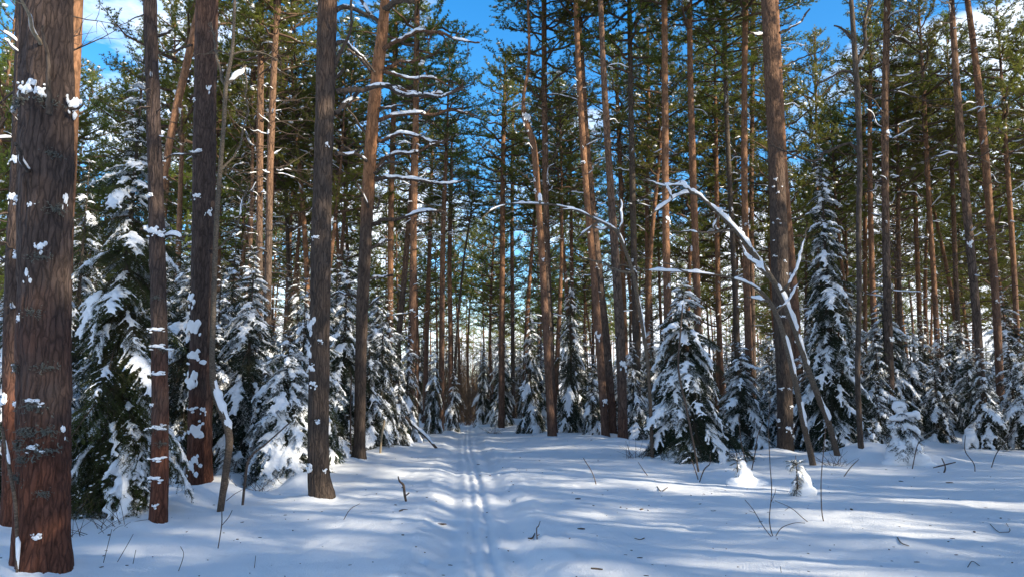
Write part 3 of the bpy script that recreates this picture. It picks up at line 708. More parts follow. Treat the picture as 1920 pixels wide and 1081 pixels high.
for a in [(310, 655, 1), (290, 803, 1), (310, 800, 1), (310, 830, .9), (288, 650, .9), (300, 560, .8)]: lichen_on(p3, a[0], a[1], Y3, a[2])
branch_on(p3, [(295, 68, 7), (312, 63, 6), (322, 56, 3)], Y3, 0.05, (0, -.1), twigs=0, name='dead_stub')
branch_on(p3, [(290, 440, 6), (270, 430, 6), (262, 430, 4)], Y3, 0.06, (0, -.1), twigs=0, name='dead_stub')
branch_on(p3, [(300, 445, 6), (330, 440, 5), (345, 450, 4)], Y3, 0.05, (0, -.1), twigs=1)
branch_on(p3, [(275, 10, 6), (262, -8, 4)], Y3, 0.0, (0, 0), twigs=0, name='dead_stub')
Y4 = Yground(908)
p4 = traced_pine('stout pine with big snow patches plastered on its orange lit trunk', [(372, 910, 52), (374, 840, 48), (377, 700, 46), (381, 550, 46), (382, 400, 45), (384, 200, 43), (388, 0, 43)], Y4, 21, 13, BARK_NEAR, 2, dead=None)
for a in [(365, 562, 30, 24), (370, 614, 38, 40), (370, 668, 36, 24), (366, 714, 32, 36), (376, 806, 34, 34), (368, 766, 20, 10), (388, 768, 10, 12), (350, 880, 22, 26), (366, 872, 20, 28), (375, 290, 26, 7), (398, 402, 12, 16), (397, 172, 8, 16), (370, 192, 8, 8), (378, 372, 14, 12), (374, 860, 16, 20)]: clump_on(p4, *a, Y4)
branch_on(p4, [(390, 100, 4), (405, 96, 3), (440, 106, 2)], Y4, 0, (-.2, -.6), twigs=2, name='dead_stub')
branch_on(p4, [(375, 292, 5), (340, 290, 4), (300, 300, 3)], Y4, 0.02, (-.2, -.3), twigs=2)
branch_on(p4, [(360, 85, 5), (330, 95, 4), (298, 102, 3)], Y4, 0.0, (0, .3), twigs=2)
Y6 = Yground(932)
p6 = traced_pine('tall grey brown pine with a drift piled on the left of its foot', [(603, 934, 50), (597, 880, 44), (597, 780, 42), (600, 600, 40), (603, 400, 38), (609, 200, 38), (614, 0, 38)], Y6, 21, 13, BARK_GREY, 2, dead=None)
for a in [(584, 876, 14, 18), (583, 660, 22, 30), (586, 610, 22, 30), (592, 720, 14, 12), (596, 448, 14, 9), (616, 275, 7, 9), (600, 790, 8, 10), (588, 690, 20, 16), (612, 880, 8, 8), (605, 640, 9, 7)]: clump_on(p6, *a, Y6)
branch_on(p6, [(625, 130, 8), (640, 100, 7), (660, 40, 5), (655, -5, 5)], Y6, 0.015, (0, -.4), twigs=2)
branch_on(p6, [(628, 212, 9), (650, 193, 9), (672, 173, 6)], Y6, 0.03, (0, .4), twigs=0, name='dead_stub')
branch_on(p6, [(630, 172, 12), (660, 168, 11), (700, 162, 10), (730, 164, 9), (770, 176, 8), (820, 178, 6), (866, 172, 4)], Y6, 0.028, (0, .9), twigs=5)
branch_on(p6, [(627, 148, 7), (638, 138, 6), (646, 128, 3)], Y6, 0.02, (0, -.1), twigs=0, name='dead_stub')
branch_on(p6, [(628, 84, 9), (648, 80, 7), (680, 110, 5), (704, 134, 4)], Y6, 0.03, (0, .8), twigs=2)
branch_on(p6, [(630, 288, 8), (650, 290, 6), (676, 280, 4)], Y6, 0.03, (0, .5), twigs=1)
branch_on(p6, [(630, 20, 10), (652, 14, 9), (690, 28, 5)], Y6, 0.03, (0, .5), twigs=1)
Y7 = Yground(866)
p7 = traced_pine('leaning pine with many long snow capped bare limbs left of the trail', [(672, 867, 30), (674, 820, 24), (676, 700, 23), (680, 560, 24), (688, 400, 25), (697, 250, 25), (706, 150, 24), (716, 70, 22), (722, 0, 18)], Y7, 20, 14.5, BARK_TONE, 2, dead=None)
for pts, sn in [
    ([(700, 335, 9), (740, 336, 8), (800, 338, 7), (850, 345, 5), (882, 336, 3)], 0.11),
    ([(698, 420, 9), (730, 412, 7), (790, 398, 6), (838, 395, 4)], 0.10),
    ([(702, 314, 8), (725, 296, 8), (755, 286, 7), (775, 287, 6), (842, 262, 3)], 0.10),
    ([(706, 262, 8), (740, 254, 7), (785, 256, 6), (830, 270, 4)], 0.10),
    ([(708, 226, 9), (740, 216, 8), (800, 212, 7), (850, 207, 5), (895, 216, 3)], 0.10),
    ([(716, 160, 8), (750, 168, 8), (800, 178, 7), (850, 174, 5), (872, 168, 3)], 0.10),
    ([(712, 100, 9), (740, 80, 9), (775, 64, 8), (820, 60, 6), (870, 75, 4), (900, 82, 3)], 0.08),
    ([(714, 136, 7), (745, 118, 6), (775, 114, 5), (790, 108, 3)], 0.07),
    ([(708, 130, 7), (760, 145, 6), (805, 150, 5), (850, 162, 3)], 0.08),
    ([(700, 205, 6), (735, 200, 5), (760, 196, 3)], 0.08),
    ([(698, 310, 6), (668, 288, 6), (640, 272, 4)], 0.09),
    ([(700, 140, 6), (672, 108, 6), (650, 92, 4)], 0.09),
    ([(694, 262, 5), (672, 230, 4), (652, 206, 3)], 0.0),
    ([(712, 45, 8), (690, 20, 7), (672, -8, 6)], 0.07),
    ([(718, 22, 12), (740, 4, 12), (775, 2, 9)], 0.06),
    ([(694, 400, 5), (684, 372, 6), (668, 345, 4)], 0.05),
    ([(692, 470, 6), (715, 455, 5), (735, 448, 3)], 0.08),
    ([(688, 524, 6), (710, 518, 5), (735, 516, 3)], 0.08),
    ([(690, 380, 5), (706, 390, 5), (714, 366, 3)], 0.04),
    ([(684, 580, 5), (708, 560, 4), (720, 555, 3)], 0.06),
    ([(676, 560, 5), (640, 548, 4), (620, 556, 3)], 0.05),
    ([(696, 330, 5), (724, 305, 5), (745, 306, 4)], 0.05)]:
    branch_on(p7, pts, Y7, sn*0.5, (0, random.uniform(-.9, .7)), BARK_DARK if len(pts) < 4 else BARK_GREY, twigs=11 if len(pts) > 3 else 4, gaps=0.22)

# --- thinner hand-placed stems: (label, points, depth, Ht, zb, material, dead set, crown)
T = [
 ('dark trunk peeping out at the left picture edge behind the thickest pine', [(22, 900, 40), (24, 600, 38), (38, 300, 38), (48, 0, 36)], 9.5, 19, 12, BARK_NEAR, 1),
 ('sunlit orange pine mostly hidden behind the thickest pine', [(118, 900, 26), (124, 500, 26), (133, 300, 25), (143, 0, 28)], 13.0, 21, 14, BARK_RED, None),
 ('dark brown pine rising above the snowy spruce left of the middle', [(500, 700, 17), (503, 500, 16), (507, 300, 15), (515, 100, 14), (522, 0, 13)], 24, 21, 13.5, BARK, 1),
 ('dark straight pine close on the left of the brown one above the spruces', [(484, 700, 16), (486, 500, 15), (487, 300, 15), (490, 0, 13)], 25, 21, 13, BARK, 3),
 ('orange pine leaning right between the second and third front pines', [(275, 560, 14), (300, 380, 15), (325, 230, 16), (350, 120, 16), (378, -10, 14)], 22, 19, 15.5, BARK_RED, None),
 ('thin dark pine just right of the brown pair above the spruces', [(545, 700, 9), (541, 500, 9), (534, 300, 8), (532, 120, 6)], 38, 20, 12, BARK_DARK, 2),
 ('reddish pine directly right of the leaning snowy limbed pine', [(728, 780, 15), (731, 620, 14), (733, 400, 13), (738, 200, 11), (742, 40, 9)], 31, 20, 15, BARK_RED, 0),
 ('dark red pine crossing the long snowy limbs left of the trail', [(768, 800, 19), (773, 600, 17), (776, 400, 15), (780, 200, 14), (782, 0, 12)], 28, 21, 13, BARK_RED, 3),
 ('greyish pine leaning right beside the dark red one', [(738, 780, 14), (745, 660, 13), (758, 520, 13), (768, 400, 12), (775, 300, 9)], 33, 18, 13, BARK, 1),
 ('pale pinkish slender pine left of the trail end', [(797, 780, 11), (800, 640, 10), (805, 480, 9), (810, 300, 7)], 46, 20, 13, BARK_RED, 2),
 ('reddish pine at the trail edge with a dark foot, left side', [(826, 822, 15), (828, 700, 13), (829, 560, 12), (831, 430, 11), (836, 300, 8)], 33, 18, 12, BARK_RED, 1),
 ('brown pine immediately left of the far trail gap', [(846, 800, 13), (845, 640, 11), (843, 500, 10), (846, 330, 8)], 42, 18, 11, BARK_RED, 0),
 ('thin dark stem leaning right over the far trail gap', [(850, 760, 7), (856, 640, 6), (868, 500, 5), (880, 420, 4)], 40, 14, 11, BARK_DARK, 2),
 ('very slim pine between the tall grey brown pine and the leaning pine', [(652, 600, 7), (650, 440, 7), (648, 300, 6)], 48, 20, 13, BARK_RED, 2),
 ('pine standing at the right corner of the far trail end', [(940, 805, 15), (941, 650, 13), (942, 480, 12), (943, 300, 10), (946, 180, 7)], 36, 19, 12, BARK_RED, 0),
 ('slim pine just right of the pine at the far trail corner', [(962, 790, 10), (961, 600, 9), (960, 400, 8), (962, 200, 6)], 46, 20, 12, BARK, 1),
 ('crooked pine with a snowy kink high up, right of the trail', [(1036, 826, 22), (1030, 740, 17), (1024, 620, 16), (1016, 480, 15), (1008, 360, 14), (1000, 270, 13), (984, 222, 13), (982, 180, 8), (992, 110, 7), (990, 0, 6)], 26.5, 20, 16.5, BARK_RED, 0),
 ('straight dark pine just behind the crooked one', [(1038, 790, 16), (1030, 600, 15), (1024, 400, 14), (1021, 200, 13), (1020, 0, 11)], 29, 21, 13, BARK, 3),
 ('first of the two crossing pines right of the trail', [(1134, 800, 18), (1124, 650, 17), (1112, 500, 15), (1098, 340, 14), (1086, 150, 13), (1079, 0, 11)], 26, 21, 16, BARK_RED, None),
 ('second of the two crossing pines right of the trail, darker', [(1150, 815, 19), (1140, 680, 19), (1124, 520, 18), (1110, 380, 16), (1098, 240, 14), (1090, 100, 12), (1080, -10, 11)], 28, 21, 16, BARK, 1),
 ('dark lower pine leaning left beside the big snowy spruce', [(1168, 832, 24), (1166, 720, 22), (1160, 580, 21), (1150, 430, 18), (1140, 280, 15), (1131, 120, 13), (1126, 0, 12)], 23.5, 21, 15, BARK, 0),
 ('dark pine with snow specks above the arched birch', [(1196, 760, 16), (1191, 580, 15), (1187, 400, 14), (1183, 200, 12), (1180, 0, 10)], 28, 21, 14, BARK_DARK, 1),
 ('broad reddish pine behind the big snowy spruce', [(1256, 700, 19), (1252, 580, 18), (1248, 400, 16), (1247, 200, 15), (1246, 0, 13)], 26, 21, 16, BARK_RED, 2),
 ('brown pine right behind the top of the big snowy spruce', [(1310, 700, 17), (1306, 520, 16), (1299, 320, 15), (1294, 120, 13), (1293, 0, 12)], 27, 21, 15.5, BARK_RED, 0),
 ('thin pine between the dark speckled pine and the broad reddish one', [(1214, 640, 9), (1213, 400, 9), (1216, 200, 8), (1214, 50, 6)], 38, 21, 13, BARK_RED, 2),
 ('near black slim pine left of the pair before the great right pine', [(1384, 700, 14), (1379, 560, 13), (1371, 400, 11), (1362, 200, 10), (1358, 0, 9)], 29, 21, 14, BARK_DARK, 1),
 ('grey brown pine, left one of a close pair before the great right pine', [(1406, 720, 17), (1401, 560, 16), (1396, 350, 14), (1396, 150, 13), (1398, 0, 13)], 27, 21, 16, BARK_RED, 0),
 ('slimmer pine, right one of a close pair before the great right pine', [(1412, 640, 12), (1409, 450, 11), (1410, 250, 10), (1413, 0, 9)], 34, 22, 14, BARK, 3),
 ('pale lit pine half hidden behind the great right pine', [(1497, 760, 24), (1490, 600, 23), (1480, 460, 21), (1470, 330, 18), (1462, 180, 16), (1454, 0, 14)], 22, 21, 15, BARK_RED, None),
 ('fine needle thin pine right of the great right pine', [(1536, 600, 6), (1532, 400, 6), (1530, 200, 5), (1527, 60, 4)], 40, 19, 11, BARK, 2),
 ('brown straight pine behind the dark tall spruce on the right', [(1668, 700, 19), (1663, 540, 17), (1660, 360, 16), (1660, 180, 15), (1664, 0, 14)], 23, 21, 15, BARK, 3),
 ('sunlit slim pine, left of the straight brown one on the right', [(1640, 640, 13), (1634, 480, 12), (1631, 300, 10), (1632, 100, 8)], 33, 21, 14, BARK_RED, 0),
 ('orange slim pine behind the sinuous grey tree', [(1622, 600, 9), (1622, 420, 9), (1620, 250, 8)], 40, 20, 13, BARK_RED, 2),
 ('dark sturdy pine leaning left near the right edge', [(1842, 740, 17), (1830, 580, 17), (1816, 430, 18), (1804, 290, 17), (1794, 160, 14), (1784, 0, 12)], 22, 21, 14, BARK, 1),
 ('orange lit pine leaning left near the right edge', [(1876, 740, 17), (1868, 580, 16), (1857, 420, 16), (1846, 280, 16), (1831, 130, 14), (1814, 0, 12)], 23, 21, 15, BARK_RED, None),
 ('slim pine with twiggy limbs left of the dark sturdy right one', [(1760, 700, 12), (1752, 540, 11), (1742, 380, 10), (1733, 200, 9)], 32, 20, 12, BARK_RED, 3),
 ('rust coloured slim pine second left of the dark sturdy right one', [(1728, 700, 10), (1722, 540, 10), (1716, 380, 9)], 36, 20, 12, BARK_RED, 1),
 ('thin pine just left of the orange lit right one', [(1800, 690, 11), (1792, 520, 10), (1786, 340, 9)], 34, 20, 12, BARK, 0),
 ('pine at the far right edge of the wood', [(1910, 700, 12), (1902, 520, 11), (1890, 330, 10)], 30, 19, 11, BARK_RED, 3),
 ('pale slender pine left of the crossing pines', [(1075, 700, 8), (1072, 500, 8), (1070, 350, 7)], 42, 19, 12, BARK_RED, 2),
 ('orange pine showing between the crossing pines and the dark speckled one', [(1168, 500, 10), (1164, 350, 10), (1158, 200, 8)], 38, 21, 14, BARK_RED, 0),
 ('paired slim pine behind the near black slim one', [(1352, 700, 12), (1346, 540, 11), (1344, 380, 10), (1342, 230, 8)], 33, 20, 13, BARK_RED, 1),
]
for i, (lb, pts, Y, Ht, zb, mt, dd) in enumerate(T):
    tr = traced_pine(lb, pts, Y, Ht, zb, mt, 1 if Y < 30 else 0, dead=(i % 4 if dd is None and Y > 20 else dd), crown_s=0.85 if Ht < 19 else 1.0)
    rr = random.Random(i)
    if Y < 30:
        for q in range(4):
            j = rr.randrange(len(pts)-1); f = rr.random(); px = pts[j][0]*(1-f)+pts[j+1][0]*f; py = pts[j][1]*(1-f)+pts[j+1][1]*f; wd = pts[j][2]
            if py > 200: clump_on(tr, px+rr.uniform(-.5, .5)*wd, py, wd*rr.uniform(0.3, 0.6), wd*rr.uniform(0.3, 0.8), Y)
    if 'kink' in lb:
        clump_on(tr, 988, 222, 20, 26, Y)
Yg = Yground(856)
pg = traced_pine('great dark pine, the thickest trunk right of the trail', [(1473, 858, 33), (1472, 780, 31), (1468, 640, 32), (1462, 500, 34), (1457, 350, 32), (1450, 200, 29), (1440, 0, 27)], Yg, 22, 15, BARK_GREY, 2, dead=None)
rr = random.Random(4)
for q in range(26):
    py = rr.uniform(330, 850); px = np.interp(py, [0, 200, 350, 500, 640, 858], [1440, 1450, 1457, 1462, 1468, 1473])+rr.uniform(-16, 16); s = rr.uniform(4, 12) if py > 560 else rr.uniform(3, 6); clump_on(pg, px, py, s, s*rr.uniform(0.5, 1), Yg)
branch_on(pg, [(1436, 60, 6), (1420, 66, 5), (1405, 60, 3)], Yg, 0.05, (0, -.3))
branch_on(pg, [(1462, 62, 5), (1490, 50, 4), (1520, 20, 3)], Yg, 0.02, (0, .3))
branch_on(pg, [(1456, 130, 4), (1500, 112, 3), (1540, 95, 2)], Yg, 0.0, (0, .4), twigs=5)

# --- crooked broadleaved stems, bent birches
def stem(label, pts, Y, mat, cat='tree', name='bare_tree', snow=0.0, snow_rng=None, branches=(), twigs=0, gaps=0.3, seed=0, Yend=None, group=None):
    W = []; Ye = Y if Yend is None else Yend
    for i, (px, py, wd) in enumerate(pts):
        f = i/(len(pts)-1); p = P3(px, py, Y*(1-f)+Ye*f); W.append([*p, pxm(wd, p)/2*0.78])
    W = np.array(W); bx, by = W[0, 0], W[0, 1]; g = gz(bx, by); W[0, 2] = g-0.15
    t = thing(name, label, cat, (bx, by, g), group); W[:, :3] -= [bx, by, g]
    n = len(pts)*9; X = catmull(W, n); rng = np.random.default_rng(seed+5)
    mb = MB(); tube(mb, X[:, :3], X[:, 3], 12, 0, bark_disp(0.003, 20) if X[0, 3] > 0.05 else None)
    obj('trunk', mb.mesh('trunk', [mat]), t)
    if snow > 0:
        sn = MB(); a, b = snow_rng or (0, 1); a = max(2, int(a*n)); b = int(b*n); snow_ridge(sn, X[a:b, :3], X[a:b, 3]*0.8, snow*0.28, snow*0.95, seed, 11, gaps+0.08)
        if sn.V: obj('snow', sn.mesh('snow', [SNOW]), t, None, gaps > 0)
    tr = (t, None, (bx, by, g))
    for bp, sn_, gp, tw in branches: branch_on(tr, bp, Ye, sn_, (0, 0.3), mat, gp+0.12, int(tw*2.5)+2)
    return t, X
stem('crooked slim tree with a thick snow slab on its bend, before the stout pine', [(412, 942, 16), (424, 880, 17), (430, 825, 18), (422, 785, 19), (404, 735, 18), (398, 680, 14), (401, 560, 12), (405, 440, 12), (412, 330, 11), (420, 230, 10), (424, 160, 10), (436, 90, 8), (440, 0, 7)], 10.9, BARK_BIRCH, snow=0.05, snow_rng=(0.14, 0.30), gaps=0.0, seed=1,
     branches=[([(424, 160, 8), (412, 132, 5), (402, 90, 4), (396, 40, 3)], 0.0, 0, 3), ([(422, 160, 7), (450, 140, 5), (460, 122, 4)], 0.06, 0, 1), ([(412, 320, 5), (438, 300, 4), (462, 240, 3), (458, 130, 3)], 0.0, 0, 3), ([(404, 470, 4), (440, 430, 3), (462, 350, 3)], 0.02, .3, 3), ([(430, 100, 5), (470, 96, 3), (520, 110, 2)], 0.0, 0, 5)])
stem('sinuous grey tree with lichen, rising beside the dark tall spruce', [(1617, 876, 15), (1612, 800, 14), (1608, 700, 13), (1611, 560, 12), (1610, 420, 13), (1612, 300, 13), (1608, 180, 14), (1602, 90, 12), (1596, 0, 10)], 17.2, BARK_DARK, snow=0.0, seed=2,
     branches=[([(1606, 140, 8), (1618, 70, 7), (1630, -5, 5)], 0.0, 0, 3), ([(1608, 140, 6), (1580, 135, 5), (1550, 150, 4), (1530, 160, 3)], 0.02, .3, 4), ([(1606, 75, 6), (1592, 70, 4), (1584, 60, 3)], 0.0, 0, 2), ([(1600, 70, 4), (1580, 55, 4), (1565, 50, 3)], 0, 0, 2), ([(1612, 290, 6), (1590, 270, 5), (1545, 290, 5), (1530, 300, 4), (1440, 275, 3)], 0.02, .5, 5)])
stem('snow striped bent birch, left one of two leaning stems beside the great pine', [(1527, 886, 16), (1520, 850, 16), (1508, 800, 15), (1494, 730, 14), (1478, 660, 13), (1462, 605, 12), (1446, 570, 11), (1425, 545, 8), (1395, 528, 6), (1350, 516, 5), (1290, 510, 4), (1215, 506, 3), (1160, 495, 2)], 16.2, BARK_BIRCH, snow=0.05, snow_rng=(0.05, 0.97), gaps=0.25, seed=3, Yend=15.6,
     branches=[([(1440, 565, 5), (1420, 560, 4), (1400, 556, 3)], 0.06, 0, 1), ([(1290, 510, 3), (1240, 490, 2), (1190, 480, 1.5)], 0.0, 0, 3), ([(1455, 585, 4), (1480, 560, 3), (1500, 520, 2)], 0.04, 0, 3)])
stem('long birch arching left under heavy snow above the young spruces', [(1572, 846, 15), (1556, 800, 15), (1537, 750, 15), (1518, 700, 15), (1503, 655, 14), (1484, 600, 13), (1462, 548, 13), (1444, 518, 14), (1424, 490, 13), (1402, 460, 12), (1378, 430, 11), (1350, 402, 10), (1322, 376, 9), (1302, 362, 8), (1272, 366, 6), (1246, 384, 5), (1212, 408, 3)], 17.0, BARK_BIRCH, snow=0.07, snow_rng=(0.04, 0.98), gaps=0.12, seed=4, Yend=15.6,
     branches=[([(1302, 362, 5), (1275, 346, 5), (1240, 346, 4), (1205, 338, 3)], 0.07, 0, 5), ([(1444, 518, 6), (1420, 500, 6), (1400, 480, 4), (1385, 450, 3)], 0.06, 0, 2), ([(1440, 520, 5), (1415, 492, 5), (1398, 470, 3)], 0.07, 0, 1), ([(1378, 430, 5), (1350, 436, 4), (1300, 434, 3), (1260, 430, 2)], 0.03, .4, 4), ([(1462, 548, 5), (1486, 520, 4), (1500, 480, 3), (1518, 430, 2)], 0.05, .1, 3), ([(1350, 402, 4), (1340, 425, 4), (1352, 434, 3)], 0.08, 0, 1), ([(1520, 700, 5), (1505, 708, 4), (1496, 718, 3)], 0.06, 0, 0), ([(1260, 372, 3), (1250, 350, 3), (1246, 356, 2)], 0.06, 0, 2)])
stem('thin birch arching far left towards the trail with frosty twigs', [(1222, 800, 9), (1216, 700, 9), (1206, 620, 9), (1196, 560, 9), (1186, 510, 9), (1172, 468, 8), (1158, 436, 9), (1140, 422, 8), (1120, 412, 7), (1090, 398, 6), (1050, 386, 5), (1010, 382, 5), (960, 382, 4), (925, 392, 3), (900, 412, 2)], 17.5, BARK_BIRCH, snow=0.035, snow_rng=(0.1, 0.98), gaps=0.3, seed=5, Yend=15.2,
     branches=[([(1125, 414, 4), (1100, 432, 4), (1080, 450, 2)], 0.03, 0, 3), ([(1145, 424, 5), (1130, 430, 4), (1110, 425, 3)], 0.05, 0, 2), ([(1186, 510, 5), (1150, 505, 4), (1125, 490, 3), (1090, 485, 2)], 0.03, .2, 3), ([(1120, 412, 3), (1080, 392, 3), (1040, 395, 2)], 0.03, 0, 3), ([(1012, 382, 4), (1012, 372, 6), (1013, 364, 5)], 0.09, 0, 0), ([(1160, 440, 4), (1168, 400, 3), (1160, 360, 2)], 0.04, 0, 3)])
for i, (lb, pts, Y) in enumerate([
    ('pale broken thin stem stuck in the snow left of the trail', [(712, 860, 5), (716, 815, 5), (721, 788, 6)], 20),
    ('dark thin stake like stem between the two left pines by the trail', [(658, 868, 4), (657, 780, 4), (659, 700, 3)], 18.8),
    ('bare forked stem curving before the heavy snowy bush', [(455, 925, 6), (462, 880, 6), (470, 855, 5), (500, 830, 4), (545, 790, 3)], 11.3),
    ('snow clad thin stem leaning beside the thickest pine foot', [(38, 1045, 6), (30, 960, 8), (18, 880, 8), (4, 800, 7)], 6.5),
    ('pair of drooping bare twigs hanging before the big spruce', [(1312, 895, 5), (1300, 830, 5), (1286, 760, 5), (1272, 690, 5), (1276, 620, 4), (1280, 570, 3)], 15.6),
    ('leaning snowy dead stem between the far left spruces', [(826, 838, 6), (800, 818, 7), (780, 800, 7), (760, 780, 6)], 22)]):
    stem(lb, pts, Y, TWIG_PALE if 'pale' in lb else BARK_BIRCH if 'snow' in lb.split('stem')[0] else TWIG, 'bare stem', 'dead_sapling', snow=0.04 if 'snow' in lb.split('stem')[0] and 'clad' not in lb else (0.02 if 'clad' in lb else 0.0), seed=20+i, gaps=0.2)

# ------------------------------------------------------------------ near spruces, bough by bough
def spruce_px(label, px, py, top, hw, seed, heavy=0.5, dens=1.0, low=0.04, mossy=False, Y=None):
    Y = Y or Yground(py); b = P3(px, py, Y); tp = P3(px, top, Y); R = pxm(hw, b)*1.15
    g = gz(b[0], Y)
    return near_spruce(label, b[0], Y, max(tp[2]-g, 1), R, seed, heavy, dens, low, mossy)
NS = [
 ('tall mossy green spruce between the two leftmost front pines', 205, 955, 110, 150, 1, 0.25, 1.0, 0.03, True),
 ('spruce squeezed between the second and third front pines', 335, 915, 400, 95, 2, 0.5, 0.9, 0.03, False),
 ('dark spruce filling the left edge beside the thickest pine', 25, 925, 330, 120, 3, 0.4, 0.9, 0.03, False),
 ('snowy spruce behind the crooked slim tree', 455, 880, 470, 105, 4, 0.55, 0.9, 0.03, False),
 ('very heavily snow covered low spruce left of the tall grey brown pine', 530, 893, 625, 125, 5, 1.5, 1.2, 0.02, False),
 ('spruce just right of the tall grey brown pine', 640, 855, 470, 70, 6, 0.5, 0.9, 0.03, False),
 ('big snow laden spruce standing free right of the trail', 1290, 866, 520, 125, 7, 0.5, 1.1, 0.02, False),
 ('low spruce right of the big free standing one', 1395, 845, 640, 85, 8, 0.6, 0.9, 0.02, False),
 ('dark tall spruce with snowy skirts right of the great pine', 1570, 848, 270, 85, 9, 0.5, 1.0, 0.03, False),
 ('spruce with bowed snowy arms right of the sinuous tree', 1672, 836, 520, 75, 10, 0.6, 0.9, 0.03, False),
 ('dark bushy spruce on the right behind the small snow domes', 1810, 816, 600, 85, 11, 0.4, 0.9, 0.02, False),
 ('spruce cut by the right picture edge', 1905, 822, 545, 80, 12, 0.5, 0.9, 0.02, False),
]
for a in NS: spruce_px(a[0], *a[1:6], *a[6:9], a[9], Y={1: 10.7, 2: 14.4, 3: 10.9, 4: 14.8, 5: 13.6, 9: 20.2}.get(a[5]))

# ------------------------------------------------------------------ further spruces (baked shapes)
BS = [baked_spruce(3.2, 1.05, 201, 0.6), baked_spruce(4.6, 1.3, 202, 0.5), baked_spruce(2.2, 0.85, 203, 0.7), baked_spruce(6.5, 1.5, 204, 0.3, 0.7)]
def far_spruce(label, x, y, H, group, k=None, rz=None, wid=1.0):
    k = int(np.argmin([abs(H-h) for h in (3.2, 4.6, 2.2, 6.5)])) if k is None else k
    s = H/(3.2, 4.6, 2.2, 6.5)[k]; tm, fm, sm = BS[k]
    t = thing('spruce_tree', label, 'spruce', (x, y, gz(x, y)), group, rz if rz is not None else random.uniform(0, 6.28)); t.scale = (s*wid, s*wid, s)
    obj('trunk', tm, t); obj('foliage', fm, t, None, True); obj('snow', sm, t, None, True)
for lb, px, py, top, hw in [
    ('spruce under the long snowy limbs, left of the trail', 712, 842, 560, 60), ('snowy spruce nearest the left trail edge', 762, 828, 610, 52),
    ('low snowy spruce between the left pines and the trail', 745, 838, 690, 48), ('small spruce at the left corner of the far trail end', 850, 806, 690, 30),
    ('dark spruce behind the dark red pine on the left', 700, 815, 520, 60), ('slim spruce left of the far trail gap', 812, 812, 640, 34),
    ('narrow snow striped spruce right of the trail, left of the crooked pine', 995, 812, 568, 36), ('snowy spruce at the right corner of the far trail end', 945, 802, 640, 36),
    ('tall dark green spruce between the crooked pine and the crossing pines', 1072, 816, 480, 52), ('low white spruce at the foot of the crossing pines', 1112, 822, 680, 42),
    ('low spruce left of the big free standing one', 1190, 830, 640, 50), ('dark spruce in the gap behind the trail end', 905, 796, 640, 26),
    ('spruce behind the great right pine', 1450, 822, 640, 55), ('low spruce behind the bent birches', 1530, 830, 560, 55),
    ('spruce left behind the dark bushy right one', 1745, 812, 590, 60), ('small spruce between the bowed spruce and the dark bushy one', 1722, 826, 690, 45),
    ('little spruce at the foot of the stout pine', 330, 905, 790, 40), ('small spruce under the right edge pines', 1870, 822, 690, 50),
    ('spruce behind the heavily snowed low one on the left', 560, 858, 520, 70), ('spruce rising behind the left spruces', 420, 850, 430, 90),
    ('dark tall spruce behind the leftmost front pines', 120, 860, 300, 120), ('spruce behind the second front pine', 270, 870, 380, 90),
    ('spruce in the dark between the right spruces', 1620, 815, 560, 60)]:
    Y = Yground(py); b = P3(px, py, Y); tp = P3(px, top, Y); H = tp[2]-gz(b[0], Y); R = pxm(hw, b)
    k = int(np.argmin([abs(H-h) for h in (3.2, 4.6, 2.2, 6.5)])); r0 = (1.05, 1.3, .85, 1.5)[k]*H/(3.2, 4.6, 2.2, 6.5)[k]
    far_spruce(lb, b[0], Y, H, 'snow laden spruces', k, None, min(1.5, max(0.7, R/r0)))

# ------------------------------------------------------------------ the wood behind
placed = [(o.location.x, o.location.y) for o in C.objects if o.parent is None and o.get('category') in ('pine', 'spruce')]
rng = np.random.default_rng(11)
def free(x, y, d): return all((x-a)**2+(y-b)**2 > d*d for a, b in placed)
PT = []
for i in range(8):       # trunk shapes shared by the far pines
    r = np.random.default_rng(300+i); H = 19.5; n = 26; t = np.linspace(0, 1, n)
    P = np.column_stack([0.35*np.sin(t*r.uniform(2, 5)+r.uniform(0, 6)), 0.3*np.sin(t*r.uniform(2, 5)+r.uniform(0, 6)), -0.3+t*(H+0.3)]); P[:, :2] -= P[0, :2]
    P[:, 0] += r.normal(0, 0.5)*t; P[:, 1] += r.normal(0, 0.4)*t
    mb = MB(); tube(mb, P, np.interp(t, [0, 0.03, 1], [0.19, 0.15, 0.02])*r.uniform(0.8, 1.1), 10)
    PT.append((mb, mb.mesh('trunk', [BARK_RED if i % 3 else BARK]), P))
def far_pine(label, x, y, H, group, zb=None, dead=True):
    i = rng.integers(8); s = H/19.5; mb, me, P = PT[i]; t = thing('pine_tree', label, 'pine', (x, y, gz(x, y)), group, rng.uniform(0, 6.28)); t.scale = (s, s, s)
    obj('trunk', me, t); k = rng.integers(7); Hc, R, cm, sm, _ = CROWNS[k]
    zb = 19.5-Hc*rng.uniform(0.9, 1.15) if zb is None else zb; sz = (19.6-zb)/Hc
    a = [np.interp(zb, P[:, 2], P[:, q]) for q in range(3)]; b = P[-1]; q = Vector((0, 0, 1)).rotation_difference(Vector(b-np.array(a)))
    M = Matrix.Translation(a) @ q.to_matrix().to_4x4() @ Matrix.Rotation(rng.uniform(0, 6.28), 4, 'Z') @ Matrix.Diagonal((1, 1, sz, 1))
    obj('crown', cm, t, M, True); obj('snow', sm, t, M, True)
    if dead:
        md, ms = DEAD[rng.integers(4)]; M = Matrix.Rotation(rng.uniform(0, 6.28), 4, 'Z'); obj('dead_branches', md, t, M, True); obj('snow', ms, t, M, True)
    placed.append((x, y))
cnt = 0
